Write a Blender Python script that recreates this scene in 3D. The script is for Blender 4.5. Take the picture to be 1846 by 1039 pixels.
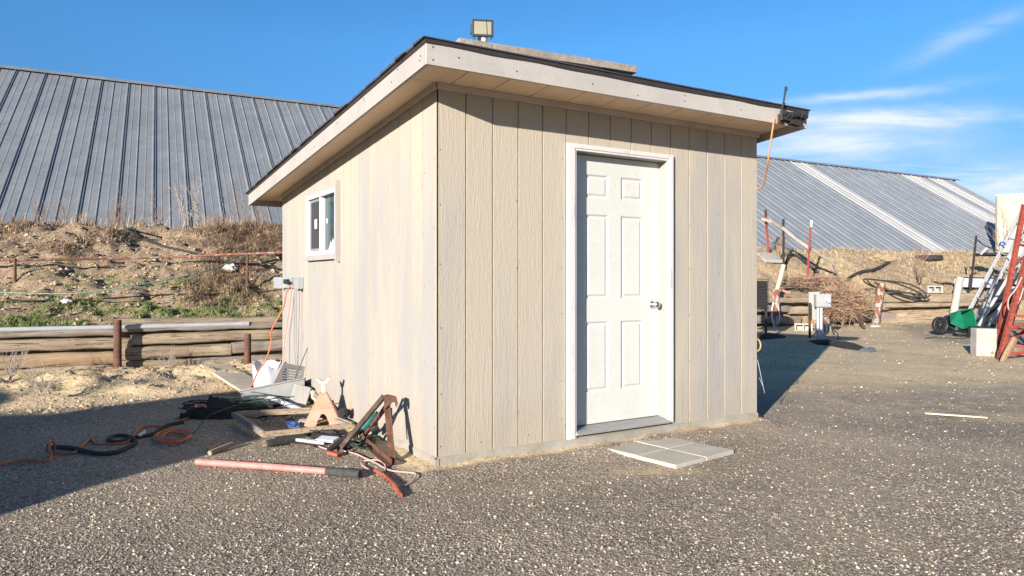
import bpy, math, random
import numpy as np
from mathutils import Vector, Matrix, noise
R = math.radians
random.seed(7); rng = np.random.default_rng(7)
C = bpy.context.scene.collection
for o in list(bpy.data.objects): bpy.data.objects.remove(o)

# ------------------------------------------------------------------ camera, sky, sun, exposure
CH = 1.25; F = 1313.2; CX = 923.0; CY = 504.4          # eye height, focal length and centre in photo pixels
cd = bpy.data.cameras.new('camera'); cam = bpy.data.objects.new('camera', cd); C.objects.link(cam)
cam.location = (0, 0, CH); cam.rotation_euler = (R(90), 0, 0)
cd.sensor_width = 36; cd.lens = 36 * F / 1846; cd.shift_y = -(519.5 - CY) / 1846
cd.clip_start = 0.05; cd.clip_end = 8000
bpy.context.scene.camera = cam
SUN_AZ = 27.6; SUN_EL = 13.7                            # shadows run 27.6 deg right of straight ahead
w = bpy.data.worlds.new('World'); bpy.context.scene.world = w; w.use_nodes = True
nt = w.node_tree; N = nt.nodes; LK = nt.links; N.clear()
out = N.new('ShaderNodeOutputWorld'); bg = N.new('ShaderNodeBackground'); bg.inputs[1].default_value = 0.077
sky = N.new('ShaderNodeTexSky'); sky.sky_type = 'NISHITA'; sky.sun_disc = False
sky.sun_elevation = R(SUN_EL); sky.sun_rotation = R(180 + SUN_AZ); sky.air_density = 1.0; sky.dust_density = 0.35; sky.ozone_density = 2.5
hs = N.new('ShaderNodeHueSaturation'); hs.inputs['Hue'].default_value = 0.5; hs.inputs['Saturation'].default_value = 1.15; hs.inputs['Value'].default_value = 1.0
tc = N.new('ShaderNodeTexCoord'); sep = N.new('ShaderNodeSeparateXYZ'); LK.new(tc.outputs['Generated'], sep.inputs[0])
def wm(op, a, b=None, clamp=False):
    m = N.new('ShaderNodeMath'); m.operation = op; m.use_clamp = clamp
    for i, v in enumerate((a, b)):
        if v is None: continue
        if isinstance(v, (int, float)): m.inputs[i].default_value = v
        else: LK.new(v, m.inputs[i])
    return m.outputs[0]
ysafe = wm('MAXIMUM', sep.outputs[1], 0.05)
ax_ = wm('DIVIDE', sep.outputs[0], ysafe); el_ = wm('DIVIDE', sep.outputs[2], ysafe)   # bearing and height, as tangents from straight ahead
comb = N.new('ShaderNodeCombineXYZ'); LK.new(ax_, comb.inputs[0]); LK.new(el_, comb.inputs[1])
def wnoise(rot, scale, sc, det=8, rg=.6, dist=.4):
    mp = N.new('ShaderNodeMapping'); mp.inputs['Rotation'].default_value = (0, 0, R(rot)); mp.inputs['Scale'].default_value = scale
    LK.new(comb.outputs[0], mp.inputs[0]); n1 = N.new('ShaderNodeTexNoise'); n1.inputs['Scale'].default_value = sc; n1.inputs['Detail'].default_value = det
    n1.inputs['Roughness'].default_value = rg; n1.inputs['Distortion'].default_value = dist; LK.new(mp.outputs[0], n1.inputs[0]); return n1.outputs[0]
nA = wnoise(-6, (2.2, 16, 1), 1.6); nB = wnoise(-20, (3, 12, 1), 2.4); warp = wm('MULTIPLY', wm('SUBTRACT', wnoise(0, (1, 2.5, 1), 3.0, 4), .5), .05)
yw = wm('ADD', el_, warp)
tot = None
for (px, py, L_, T_, sl_, amp) in ((1560,172,170,10,.12,.75), (1650,213,240,15,.05,.8), (1470,235,200,26,.12,.8), (1560,262,160,22,.10,.7), (1780,322,280,28,.0,1.0), (1860,350,300,26,0,.6), (1745,60,110,20,.42,.42), (1500,290,280,34,.05,.45)):
    dx = wm('MULTIPLY', wm('SUBTRACT', ax_, (px-923)/1313.), 1313./L_)
    dz = wm('MULTIPLY', wm('SUBTRACT', wm('SUBTRACT', yw, wm('MULTIPLY', wm('SUBTRACT', ax_, (px-923)/1313.), sl_)), (504.4-py)/1313.), 1313./T_)
    g = wm('MULTIPLY', wm('POWER', 2.718, wm('MULTIPLY', wm('ADD', wm('MULTIPLY', dx, dx), wm('MULTIPLY', dz, dz)), -1.0)), amp)
    tot = g if tot is None else wm('ADD', tot, g)
tex = wm('ADD', wm('MULTIPLY', wm('SUBTRACT', nA, .28), 2.6), wm('MULTIPLY', wm('SUBTRACT', nB, .45), 1.4))
cmask = wm('MINIMUM', wm('MULTIPLY', wm('MULTIPLY', tot, tex, True), .88), 0.9)
fwd = wm('GREATER_THAN', sep.outputs[1], 0.06); cmask = wm('MULTIPLY', cmask, fwd)
mix = N.new('ShaderNodeMixRGB'); mix.inputs[2].default_value = (5.6, 5.9, 6.3, 1)
LK.new(sky.outputs[0], hs.inputs['Color'])
tint = N.new('ShaderNodeMixRGB'); tint.blend_type = 'MULTIPLY'; tint.inputs[0].default_value = 1; tint.inputs[2].default_value = (0.57, 0.92, 1.17, 1)
LK.new(hs.outputs[0], tint.inputs[1])
hz = N.new('ShaderNodeValToRGB'); LK.new(sep.outputs[2], hz.inputs[0]); e = hz.color_ramp.elements    # sky tint by height: dimmed low down, and overhead to deepen the shade
e[0].position = 0.0; e[0].color = (.86, .66, .78, 1); e[1].position = .30; e[1].color = (1, 1, 1, 1)
e2 = e.new(.14); e2.color = (.78, .68, .80, 1); e3 = e.new(.55); e3.color = (.92, .92, .92, 1); e4 = e.new(.85); e4.color = (.62, .58, .55, 1)
t2 = N.new('ShaderNodeMixRGB'); t2.blend_type = 'MULTIPLY'; t2.inputs[0].default_value = 1; LK.new(tint.outputs[0], t2.inputs[1]); LK.new(hz.outputs[0], t2.inputs[2])
LK.new(t2.outputs[0], mix.inputs[1]); LK.new(cmask, mix.inputs[0])
LK.new(mix.outputs[0], bg.inputs[0]); LK.new(bg.outputs[0], out.inputs[0])
sl = bpy.data.lights.new('sun', 'SUN'); sun = bpy.data.objects.new('sun', sl); C.objects.link(sun)
sl.energy = 5.0; sl.angle = R(0.5); sl.color = (1.0, 0.925, 0.83)
sdir = Vector((-math.sin(R(SUN_AZ)) * math.cos(R(SUN_EL)), -math.cos(R(SUN_AZ)) * math.cos(R(SUN_EL)), math.sin(R(SUN_EL))))
sun.rotation_euler = sdir.to_track_quat('Z', 'Y').to_euler(); sun.location = sdir * 50
vs = bpy.context.scene.view_settings; vs.view_transform = 'Standard'; vs.look = 'None'; vs.gamma = 1; vs.use_curve_mapping = False; vs.exposure = 1.15

# ------------------------------------------------------------------ placing helpers
def G(px, py, z=0.0):                                   # photo pixel -> point at height z
    Y = (CH - z) * F / (py - CY); return Vector(((px - CX) / F * Y, Y, z))
def Gz(px, py, dz):
    p = G(px, py); return G(px, py, ground_z(p.x, p.y) + dz)
def at(px, py, Y): return Vector(((px - CX) / F * Y, Y, CH - (py - CY) / F * Y))
AZ = R(58.341); U = Vector((math.sin(AZ), math.cos(AZ), 0)); V = Vector((-math.cos(AZ), math.sin(AZ), 0))
A0 = Vector((-0.4921, 4.7536, 0)); ROT = math.pi / 2 - AZ
SW, SL = 3.097, 3.92
def S(s, t, z=0.0): return A0 + U * s + V * t + Vector((0, 0, z))

# ------------------------------------------------------------------ mesh builder
class MB:
    def __init__(s): s.v = []; s.f = []; s.m = []; s.sm = []
    def add(s, vs, fs, m=0, smooth=False):
        b = len(s.v); s.v += [tuple(p) for p in vs]
        for f in fs: s.f.append(tuple(i + b for i in f)); s.m.append(m); s.sm.append(smooth)
        return s
    def box(s, x0, x1, y0, y1, z0, z1, m=0):
        return s.add([(x0,y0,z0),(x1,y0,z0),(x1,y1,z0),(x0,y1,z0),(x0,y0,z1),(x1,y0,z1),(x1,y1,z1),(x0,y1,z1)],
                     [(0,3,2,1),(4,5,6,7),(0,1,5,4),(1,2,6,5),(2,3,7,6),(3,0,4,7)], m)
    def hexa(s, p, m=0):                                # eight corners, bottom four then top four
        return s.add(p, [(0,3,2,1),(4,5,6,7),(0,1,5,4),(1,2,6,5),(2,3,7,6),(3,0,4,7)], m)
    def bar(s, a, b, w_, h, up=(0,0,1), m=0):           # box beam from a to b
        a = Vector(a); b = Vector(b); d = (b - a).normalized(); up = Vector(up)
        sd = d.cross(up)
        if sd.length < 1e-3: sd = d.cross(Vector((0,1,0)))
        sd.normalize(); u2 = sd.cross(d); p = []
        for e in (a, b):
            for (i, j) in ((-1,-1),(1,-1),(1,1),(-1,1)): p.append(e + sd*i*w_/2 + u2*j*h/2)
        return s.add(p, [(0,1,2,3),(7,6,5,4),(0,4,5,1),(1,5,6,2),(2,6,7,3),(3,7,4,0)], m)
    def tube(s, pts, r, n=8, closed=False, m=0, caps=True):
        pts = [Vector(p) for p in pts]; k = len(pts); rs = r if isinstance(r, (list, tuple)) else [r]*k
        rings = []; ref = None
        for i, p in enumerate(pts):
            d = (pts[(i+1) % k] - pts[i-1]) if (closed or 0 < i < k-1) else (pts[1]-pts[0] if i == 0 else pts[-1]-pts[-2])
            if d.length < 1e-9: d = Vector((0,0,1))
            d.normalize()
            if ref is None: ref = Vector((0,0,1)) if abs(d.z) < .9 else Vector((1,0,0))
            a = d.cross(ref)
            if a.length < 1e-4: a = d.cross(Vector((0.3,1,0.2)))
            a.normalize(); ref = a.cross(d); ref.normalize()
            rings.append([p + (a*math.cos(2*math.pi*j/n) + ref*math.sin(2*math.pi*j/n))*rs[i] for j in range(n)])
        vs = [q for rg in rings for q in rg]; fs = []
        for i in range(k if closed else k-1):
            i2 = (i+1) % k
            for j in range(n): fs.append((i*n+j, i*n+(j+1) % n, i2*n+(j+1) % n, i2*n+j))
        s.add(vs, fs, m, True)
        if caps and not closed:
            s.add(rings[0], [tuple(range(n))[::-1]], m); s.add(rings[-1], [tuple(range(n))], m)
        return s
    def lathe(s, prof, n=20, M=None, m=0, smooth=True):  # prof: (r, z) pairs
        vs = []; fs = []
        for (r, z) in prof:
            for j in range(n): vs.append(Vector((r*math.cos(2*math.pi*j/n), r*math.sin(2*math.pi*j/n), z)))
        for i in range(len(prof)-1):
            for j in range(n): fs.append((i*n+j, i*n+(j+1) % n, (i+1)*n+(j+1) % n, (i+1)*n+j))
        if M is not None: vs = [M @ q for q in vs]
        return s.add(vs, fs, m, smooth)
    def prism(s, poly, ax, d0, d1, m=0):                 # poly in two axes, extruded along axis ax
        def P(a, b, d): return {'x': (d, a, b), 'y': (a, d, b), 'z': (a, b, d)}[ax]
        n = len(poly); vs = [P(a, b, d0) for a, b in poly] + [P(a, b, d1) for a, b in poly]
        fs = [tuple(range(n)), tuple(range(2*n-1, n-1, -1))] + [(i, i+n, (i+1) % n+n, (i+1) % n) for i in range(n)]
        return s.add(vs, fs, m)
    def xf(s, M): s.v = [tuple(M @ Vector(p)) for p in s.v]; return s
    def build(s, name, mats, parent=None, world=False, bevel=0, origin=None, seg=2):
        vs = s.v
        if parent is not None and world:
            Mi = parent.matrix_basis.inverted(); vs = [tuple(Mi @ Vector(p)) for p in vs]
        loc = Vector((0,0,0))
        if parent is None:
            a = np.array(vs); loc = Vector(((a[:,0].min()+a[:,0].max())/2, (a[:,1].min()+a[:,1].max())/2, a[:,2].min())) if origin is None else Vector(origin)
            vs = [tuple(Vector(p) - loc) for p in vs]
        me = bpy.data.meshes.new(name); me.from_pydata(vs, [], s.f)
        if not isinstance(mats, (list, tuple)): mats = [mats]
        for x in mats: me.materials.append(x)
        me.polygons.foreach_set('material_index', s.m); me.polygons.foreach_set('use_smooth', s.sm)
        me.update()
        o = bpy.data.objects.new(name, me); C.objects.link(o); o.location = loc
        if parent is not None: o.parent = parent
        if bevel:
            bm_ = o.modifiers.new('bevel', 'BEVEL'); bm_.width = bevel; bm_.segments = seg; bm_.limit_method = 'ANGLE'; bm_.angle_limit = R(35)
        return o
def tag(o, label=None, cat=None, group=None, kind=None):
    if label: o['label'] = label
    if cat: o['category'] = cat
    if group: o['group'] = group
    if kind: o['kind'] = kind
    return o
def thing(name, label, cat, loc=(0,0,0), rotz=0, group=None):
    o = bpy.data.objects.new(name, None); o.empty_display_size = .1; C.objects.link(o)
    o.location = loc; o.rotation_euler = (0, 0, rotz)
    o.matrix_basis = Matrix.Translation(Vector(loc)) @ Matrix.Rotation(rotz, 4, 'Z')
    return tag(o, label, cat, group)
def fr(x, y, z=0.0, sc=1.0, o=3): return noise.fractal(Vector((x*sc, y*sc, z*sc)), 0.9, 2.1, o)
def curve(pts, k=8, closed=False, jit=0):                # Catmull-Rom through points
    pts = [Vector(p) for p in pts]; n = len(pts); res = []
    for i in range(n if closed else n-1):
        p1 = pts[i]; p2 = pts[(i+1) % n]
        p0 = pts[i-1] if (closed or i > 0) else p1*2-p2
        p3 = pts[(i+2) % n] if (closed or i < n-2) else p2*2-p1
        for j in range(k):
            t = j/k
            res.append(0.5*((2*p1)+(p2-p0)*t+(2*p0-5*p1+4*p2-p3)*t*t+(3*p1-p0-3*p2+p3)*t**3))
    if not closed: res.append(pts[-1])
    return res

# ------------------------------------------------------------------ materials
class MT:
    def __init__(s, name, rough=.7, metal=0.0):
        s.mat = bpy.data.materials.new(name); s.mat.use_nodes = True; s.t = s.mat.node_tree
        s.n = s.t.nodes; s.l = s.t.links; s.b = s.n['Principled BSDF']
        s.b.inputs['Roughness'].default_value = rough; s.b.inputs['Metallic'].default_value = metal; s.h = None
        s.tc = s.n.new('ShaderNodeTexCoord'); s.oi = s.n.new('ShaderNodeObjectInfo')
    def vec(s, scale=(1,1,1), rnd=True, rot=(0,0,0)):
        m = s.n.new('ShaderNodeMapping'); m.inputs['Scale'].default_value = scale; m.inputs['Rotation'].default_value = rot
        s.l.new(s.tc.outputs['Object'], m.inputs[0])
        if rnd:
            mu = s.math('MULTIPLY', s.oi.outputs['Random'], 37.0); cb = s.n.new('ShaderNodeCombineXYZ')
            for i in range(3): s.l.new(mu, cb.inputs[i])
            s.l.new(cb.outputs[0], m.inputs['Location'])
        return m.outputs[0]
    def math(s, op, a, b=None, clamp=False):
        m = s.n.new('ShaderNodeMath'); m.operation = op; m.use_clamp = clamp
        for i, v in enumerate((a, b)):
            if v is None: continue
            if isinstance(v, (int, float)): m.inputs[i].default_value = v
            else: s.l.new(v, m.inputs[i])
        return m.outputs[0]
    def noise(s, vec, scale, detail=5, rough=.6, dist=0):
        n = s.n.new('ShaderNodeTexNoise'); s.l.new(vec, n.inputs['Vector'])
        n.inputs['Scale'].default_value = scale; n.inputs['Detail'].default_value = detail; n.inputs['Roughness'].default_value = rough; n.inputs['Distortion'].default_value = dist
        return n.outputs['Fac']
    def voro(s, vec, scale, feat='F1', out='Distance'):
        n = s.n.new('ShaderNodeTexVoronoi'); n.feature = feat; s.l.new(vec, n.inputs['Vector']); n.inputs['Scale'].default_value = scale
        return n.outputs[out]
    def ramp(s, fac, stops):
        r = s.n.new('ShaderNodeValToRGB'); s.l.new(fac, r.inputs[0]); e = r.color_ramp.elements
        while len(e) < len(stops): e.new(0.5)
        for i, (p, c) in enumerate(stops):
            e[i].position = p; e[i].color = (c, c, c, 1) if isinstance(c, (int, float)) else (*c, 1)
        return r.outputs[0]
    def mix(s, fac, a, b, mode='MIX'):
        m = s.n.new('ShaderNodeMixRGB'); m.blend_type = mode
        for i, v in enumerate((fac, a, b)):
            if isinstance(v, (int, float)): m.inputs[i].default_value = v if i == 0 else (v, v, v, 1)
            elif isinstance(v, tuple): m.inputs[i].default_value = (*v, 1)
            else: s.l.new(v, m.inputs[i])
        return m.outputs[0]
    def color(s, c):
        if isinstance(c, tuple): s.b.inputs['Base Color'].default_value = (*c, 1)
        else: s.l.new(c, s.b.inputs['Base Color'])
        return s
    def bump(s, h, strength=.5, dist=.01):
        b = s.n.new('ShaderNodeBump'); b.inputs['Strength'].default_value = strength; b.inputs['Distance'].default_value = dist
        s.l.new(h, b.inputs['Height'])
        if s.h: s.l.new(s.h, b.inputs['Normal'])
        s.h = b.outputs[0]; s.l.new(s.h, s.b.inputs['Normal']); return s
def pm(name, c1, c2, scale=8, rough=.7, metal=0.0, bump=.3, bd=.004, stretch=(1,1,1), detail=6, lo=.35, hi=.65, c3=None, k=.66):
    c1 = tuple(x*k for x in c1); c2 = tuple(x*k for x in c2)
    m = MT(name, rough, metal); v = m.vec(stretch); n = m.noise(v, scale, detail)
    st = [(lo, c1), (hi, c2)] + ([(min(hi+.06, 1), c3)] if c3 else [])
    m.color(m.ramp(n, st))
    if bump: m.bump(m.noise(m.vec(stretch), scale*3, 6), bump, bd)
    return m.mat
M = {}
def siding():
    m = MT('painted_siding', .75); v = m.vec(rnd=False)
    sp = m.n.new('ShaderNodeSeparateXYZ'); m.l.new(m.tc.outputs['Object'], sp.inputs[0])
    idx = m.math('FLOOR', m.math('DIVIDE', m.math('ADD', m.math('ADD', sp.outputs[0], sp.outputs[1]), 20*.2062-.217), .2062))
    wn = m.n.new('ShaderNodeTexWhiteNoise'); wn.noise_dimensions = '1D'; m.l.new(idx, wn.inputs['W'])
    blot = m.noise(m.vec((2.2, 2.2, .55), False), 1.5, 6, .6, .4)
    streak = m.noise(m.vec((30, 30, .7), False), 1.4, 5, .65)
    leftw = m.math('MULTIPLY', sp.outputs[1], .40, True)
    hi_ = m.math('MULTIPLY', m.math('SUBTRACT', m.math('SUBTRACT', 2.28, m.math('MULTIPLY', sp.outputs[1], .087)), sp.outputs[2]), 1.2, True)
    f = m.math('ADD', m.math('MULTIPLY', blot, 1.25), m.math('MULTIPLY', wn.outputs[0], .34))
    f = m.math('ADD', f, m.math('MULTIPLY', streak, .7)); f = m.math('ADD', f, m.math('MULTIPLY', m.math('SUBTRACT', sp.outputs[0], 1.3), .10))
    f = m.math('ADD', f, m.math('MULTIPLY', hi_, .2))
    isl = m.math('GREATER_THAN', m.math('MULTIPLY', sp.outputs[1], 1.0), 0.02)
    f = m.math('ADD', f, m.math('MULTIPLY', isl, .42))  # left wall fades further, also darkened to offset its stronger sun
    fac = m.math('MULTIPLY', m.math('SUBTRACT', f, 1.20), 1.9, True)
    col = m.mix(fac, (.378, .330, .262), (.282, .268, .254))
    frc = m.math('FRACT', m.math('DIVIDE', m.math('ADD', m.math('ADD', sp.outputs[0], sp.outputs[1]), 20*.2062-.217), .2062))
    gd = m.math('MINIMUM', frc, m.math('SUBTRACT', 1.0, frc))
    keep = m.math('SUBTRACT', 1.0, m.math('MULTIPLY', m.math('SUBTRACT', gd, .025), 16.0, True))
    col = m.mix(m.math('MULTIPLY', keep, .9), col, (.375, .322, .245))
    dirt = m.math('MULTIPLY', m.math('SUBTRACT', .48, sp.outputs[2]), m.math('MULTIPLY', m.math('SUBTRACT', m.noise(m.vec((1,1,.5), False), 9, 8, .75), .22), 2.6, True), True)
    col = m.mix(dirt, col, (.25, .19, .13))
    sp_ = m.math('GREATER_THAN', m.noise(v, 90, 2), .74); col = m.mix(m.math('MULTIPLY', sp_, .5), col, (.16, .14, .13))
    m.color(col)
    g = m.noise(m.vec((1, 1, .16), False), 85, 5, .7, 1.2); m.bump(g, .62, .005)
    m.bump(m.noise(m.vec((1, 1, .10), False), 22, 4, .6, 2.5), .38, .006)
    return m.mat
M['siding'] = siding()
def trimmat(name, c1, c2, axis):
    m = MT(name, .72); st = {'x': (.12, 1, 1), 'y': (1, .12, 1), 'z': (1, 1, .12)}[axis]
    n = m.noise(m.vec(st, False), 14, 6, .6, 1.0); b = m.noise(m.vec((1, 1, 1), False), 3, 5)
    c = m.mix(m.ramp(b, [(.38, 0.0), (.62, 1.0)]), c1, c2)
    dk = m.math('GREATER_THAN', m.noise(m.vec(st, False), 60, 2), .72)
    m.color(m.mix(m.math('MULTIPLY', dk, .35), c, (.2, .18, .16))); m.bump(n, .5, .004); m.bump(m.noise(m.vec(st, False), 70, 4, .7, 1.5), .5, .003); return m.mat
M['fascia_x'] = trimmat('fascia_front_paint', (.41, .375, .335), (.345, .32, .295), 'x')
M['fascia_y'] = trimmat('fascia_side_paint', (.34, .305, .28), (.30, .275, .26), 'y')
M['soffit'] = trimmat('soffit_paint', (.80, .585, .38), (.72, .54, .37), 'x')  # cream boards, with warm bounced light put into the colour
M['frieze'] = trimmat('frieze_paint', (.52, .45, .37), (.42, .38, .34), 'x')
M['gap'] = pm('dark_gap', (.02,.018,.016), (.04,.035,.03), 30, .9)
M['nail'] = pm('rusty_nail', (.03,.022,.018), (.08,.05,.035), 60, .7)
def shing():
    m = MT('asphalt_shingle', .9); v = m.vec(rnd=False); g = m.noise(v, 220, 3)
    m.color(m.ramp(g, [(.4, (.022,.021,.024)), (.62, (.075,.07,.075))])); m.bump(g, .8, .003); return m.mat
M['shingle'] = shing()
M['drip'] = pm('brown_drip_edge', (.05,.038,.034), (.075,.06,.055), 9, .45, .2, .05)
def conc(name, a, b, sc=6, k=.72):
    a = tuple(x*k for x in a); b = tuple(x*k for x in b)
    m = MT(name, .88); v = m.vec(); n = m.noise(v, sc, 8, .65); m.color(m.mix(m.math('MULTIPLY', m.math('GREATER_THAN', m.noise(v, 55, 2), .68), .4), m.ramp(n, [(.3, a), (.7, b)]), tuple(x*.5 for x in a)))
    m.bump(m.noise(v, 40, 6, .7), .6, .006); return m.mat
M['foundation'] = conc('foundation_concrete', (.30,.26,.20), (.46,.42,.35))
M['paver'] = conc('paver_concrete', (.34,.31,.255), (.47,.43,.355), 4, 1.0)
M['block'] = conc('block_concrete', (.36,.34,.31), (.52,.50,.46), 5)
def doorm():
    m = MT('white_door_enamel', .38); v = m.vec(rnd=False); n = m.noise(v, 2.2, 5)
    sp = m.n.new('ShaderNodeSeparateXYZ'); m.l.new(m.tc.outputs['Object'], sp.inputs[0])
    lowz = m.math('MULTIPLY', m.math('SUBTRACT', .55, sp.outputs[2]), 1.6, True); gr = m.math('MULTIPLY', lowz, m.math('MULTIPLY', m.math('SUBTRACT', m.noise(m.vec((1,1,.35), False), 9, 8, .75), .40), 2.2, True), True)
    kn = m.math('MULTIPLY', m.math('SUBTRACT', .16, m.math('ABSOLUTE', m.math('SUBTRACT', sp.outputs[2], 1.06))), m.math('MULTIPLY', m.math('SUBTRACT', sp.outputs[0], 1.84), 40), True)
    gr = m.math('ADD', gr, m.math('MULTIPLY', kn, m.math('MULTIPLY', m.math('SUBTRACT', m.noise(v, 26, 6, .7), .42), 1.6, True)))
    m.color(m.mix(m.math('MULTIPLY', gr, .32, True), m.ramp(n, [(.3, (.50,.495,.46)), (.75, (.525,.518,.485))]), (.22,.18,.13))); m.bump(m.noise(m.vec((1,1,.08), False), 160, 3, .6, .6), .10, .0012); return m.mat
M['door'] = doorm()
def casing():
    m = MT('flaking_white_casing', .62); v = m.vec((1,1,.12)); n = m.noise(v, 24, 7, .7); b = m.noise(m.vec((1,1,.5)), 5, 5)
    pk = m.math('MULTIPLY', m.math('GREATER_THAN', m.math('ADD', m.math('MULTIPLY', n, .6), m.math('MULTIPLY', b, .4)), .575), .55)
    m.color(m.mix(pk, (.50,.49,.47), (.33,.315,.30))); m.bump(n, .4, .003); return m.mat
M['casing'] = casing()
M['jamb'] = pm('worn_cream_jamb', (.47,.455,.41), (.45,.41,.34), 9, .55, 0, .2, .002, (1,1,.15), c3=(.45,.31,.19), lo=.4, hi=.68)
M['threshold'] = pm('aluminium_threshold', (.42,.41,.39), (.50,.49,.47), 20, .45, .35, .1)
M['chrome'] = pm('satin_nickel', (.62,.61,.59), (.68,.67,.65), 8, .27, 1.0, 0, k=1)
M['vinyl'] = pm('white_vinyl', (.78,.79,.80), (.82,.82,.82), 5, .35, 0, .05)
M['screen'] = pm('grey_screen_frame', (.33,.33,.34), (.42,.42,.43), 9, .5, .2, .05)
def glassm(name, tint, alpha):
    m = MT(name, .03); m.b.inputs['Base Color'].default_value = (*tint, 1); m.b.inputs['Alpha'].default_value = alpha
    m.b.inputs['Specular IOR Level'].default_value = 1.0; m.b.inputs['Coat Weight'].default_value = .5; m.b.inputs['Coat Roughness'].default_value = .02; return m.mat
M['glass'] = glassm('window_glass', (.05,.10,.12), .45)
M['mesh'] = pm('insect_screen', (.035,.037,.042), (.06,.06,.07), 60, .8)
M['curtain'] = pm('pale_curtain', (.42,.47,.46), (.55,.58,.56), 6, .9)
M['paper'] = pm('white_paper', (.72,.72,.70), (.80,.80,.79), 8, .8, 0, .05)
M['black'] = pm('black_plastic', (.018,.018,.02), (.035,.035,.037), 14, .5, 0, .15)
M['rubber'] = pm('black_rubber', (.022,.021,.021), (.05,.046,.043), 25, .8)
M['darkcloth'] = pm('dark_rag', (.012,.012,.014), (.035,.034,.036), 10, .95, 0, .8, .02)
M['lens'] = pm('floodlight_lens', (.62,.58,.40), (.70,.66,.48), 8, .25, 0, .05, k=.38)
M['sensor'] = pm('sensor_white', (.70,.72,.74), (.78,.79,.8), 8, .35, 0, 0)
M['orange'] = pm('orange_cord', (.72,.13,.035), (.80,.19,.06), 30, .5, 0, .1)
M['fadeorange'] = pm('faded_orange_cord', (.70,.30,.17), (.78,.38,.24), 30, .6, 0, .1)
M['amber'] = pm('amber_cord', (.70,.30,.10), (.78,.38,.16), 30, .6, 0, .1)
M['pink'] = pm('pink_paint', (.72,.20,.17), (.80,.36,.31), 14, .6, 0, .2, lo=.3, hi=.7)
M['pinkcord'] = pm('pale_pink_cord', (.72,.42,.37), (.78,.52,.47), 20, .6, 0, .1)
M['red'] = pm('faded_red_handle', (.42,.09,.05), (.55,.16,.10), 22, .55, .1, .2)
M['grip'] = pm('grey_foam_grip', (.05,.05,.048), (.085,.083,.08), 40, .9)
M['greenhose'] = pm('green_hose', (.10,.30,.20), (.24,.42,.32), 12, .5, 0, .05)
M['darkgreen'] = pm('dark_green_wire', (.02,.05,.035), (.05,.09,.07), 30, .6, 0, .05)
M['bluecord'] = pm('blue_wire', (.02,.09,.45), (.05,.2,.6), 20, .5, 0, 0)
M['teal'] = pm('teal_tool_body', (.02,.16,.16), (.05,.24,.23), 14, .45, 0, .1)
def rust(name, base, flake, amt=.62):
    base = tuple(x*.8 for x in base); flake = tuple(x*.7 for x in flake)
    m = MT(name, .85, .15); v = m.vec(); n = m.noise(v, 16, 8, .7); b = m.noise(m.vec((1,1,.6)), 7, 6, .7)
    c = m.ramp(n, [(.3, tuple(x*.45 for x in base)), (.55, base), (.75, tuple(min(1, x*1.6) for x in base))])
    m.color(m.mix(m.math('MULTIPLY', m.math('GREATER_THAN', b, amt), .85), c, flake)); m.bump(m.noise(v, 60, 6, .7), .6, .003); return m.mat
M['rust'] = rust('rusty_steel', (.15,.07,.045), (.34,.27,.23), .66)
M['rustpaint'] = rust('rust_and_pale_paint', (.24,.09,.05), (.52,.46,.42), .52)
M['rustdark'] = rust('dark_rusty_angle_iron', (.10,.062,.047), (.20,.14,.11), .60)
M['rustrail'] = rust('rusty_rail_pipe', (.30,.12,.075), (.40,.32,.28), .56)
M['redsteel'] = rust('red_primer_steel', (.30,.062,.04), (.36,.12,.09), .66)
M['tpost'] = rust('red_post_paint', (.36,.08,.06), (.10,.05,.04), .60)
M['tpostdark'] = rust('dark_post_paint', (.05,.035,.03), (.16,.07,.05), .60)
def wood(name, a, b, crack=.62, k=.8):
    a = tuple(x*k for x in a); b = tuple(x*k for x in b)
    m = MT(name, .85); g = m.noise(m.vec((.05, 1, 1)), 34, 8, .7, .8); l = m.noise(m.vec((.5, 1, 1)), 3.5, 5)
    c = m.ramp(g, [(.28, tuple(x*.35 for x in a)), (.42, a), (.7, b)])
    c = m.mix(m.ramp(l, [(.35, 0.0), (.7, .55)]), c, tuple(x*.62 for x in a))
    ck = m.ramp(m.noise(m.vec((.035, 1, 1)), 60, 5, .7), [(crack-.03, 0.0), (crack+.02, 1.0)])
    m.color(m.mix(ck, c, (.05,.035,.025))); m.bump(g, .8, .01); return m.mat
M['timber'] = wood('weathered_timber', (.34,.255,.17), (.52,.425,.30), .59)
M['timberwarm'] = wood('warm_weathered_timber', (.38,.25,.14), (.54,.41,.26))
M['timbergrey'] = wood('grey_weathered_timber', (.27,.22,.175), (.42,.36,.29))
M['plank'] = wood('pale_plank', (.50,.41,.30), (.62,.54,.42), .7, 1.0)
M['roofplank'] = wood('grey_roof_plank', (.33,.28,.23), (.46,.40,.34), .68)
M['conduit'] = pm('grey_plastic_conduit', (.44,.45,.45), (.52,.53,.53), 5, .45, 0, .05)
M['pvc'] = pm('white_plastic_pipe', (.50,.52,.55), (.60,.61,.63), 6, .45, 0, .05)
M['whitepl'] = pm('white_plastic', (.66,.71,.82), (.76,.78,.84), 6, .4, 0, .05)
M['greypl'] = pm('grey_plastic', (.30,.305,.31), (.40,.40,.39), 5, .55, 0, .1)
M['boxgrey'] = pm('grey_box_paint', (.40,.42,.44), (.50,.51,.52), 6, .45, .1, .05)
M['pedestal'] = pm('pale_grey_enamel', (.54,.56,.57), (.62,.63,.63), 6, .4, .1, .05, k=.52)
M['peach'] = pm('faded_peach_paint', (.66,.31,.20), (.72,.39,.28), 12, .6, .05, .15)
M['galv'] = pm('chipped_white_steel', (.62,.58,.50), (.72,.68,.60), 22, .5, .2, .2, c3=(.25,.17,.11), lo=.3, hi=.64)
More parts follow.
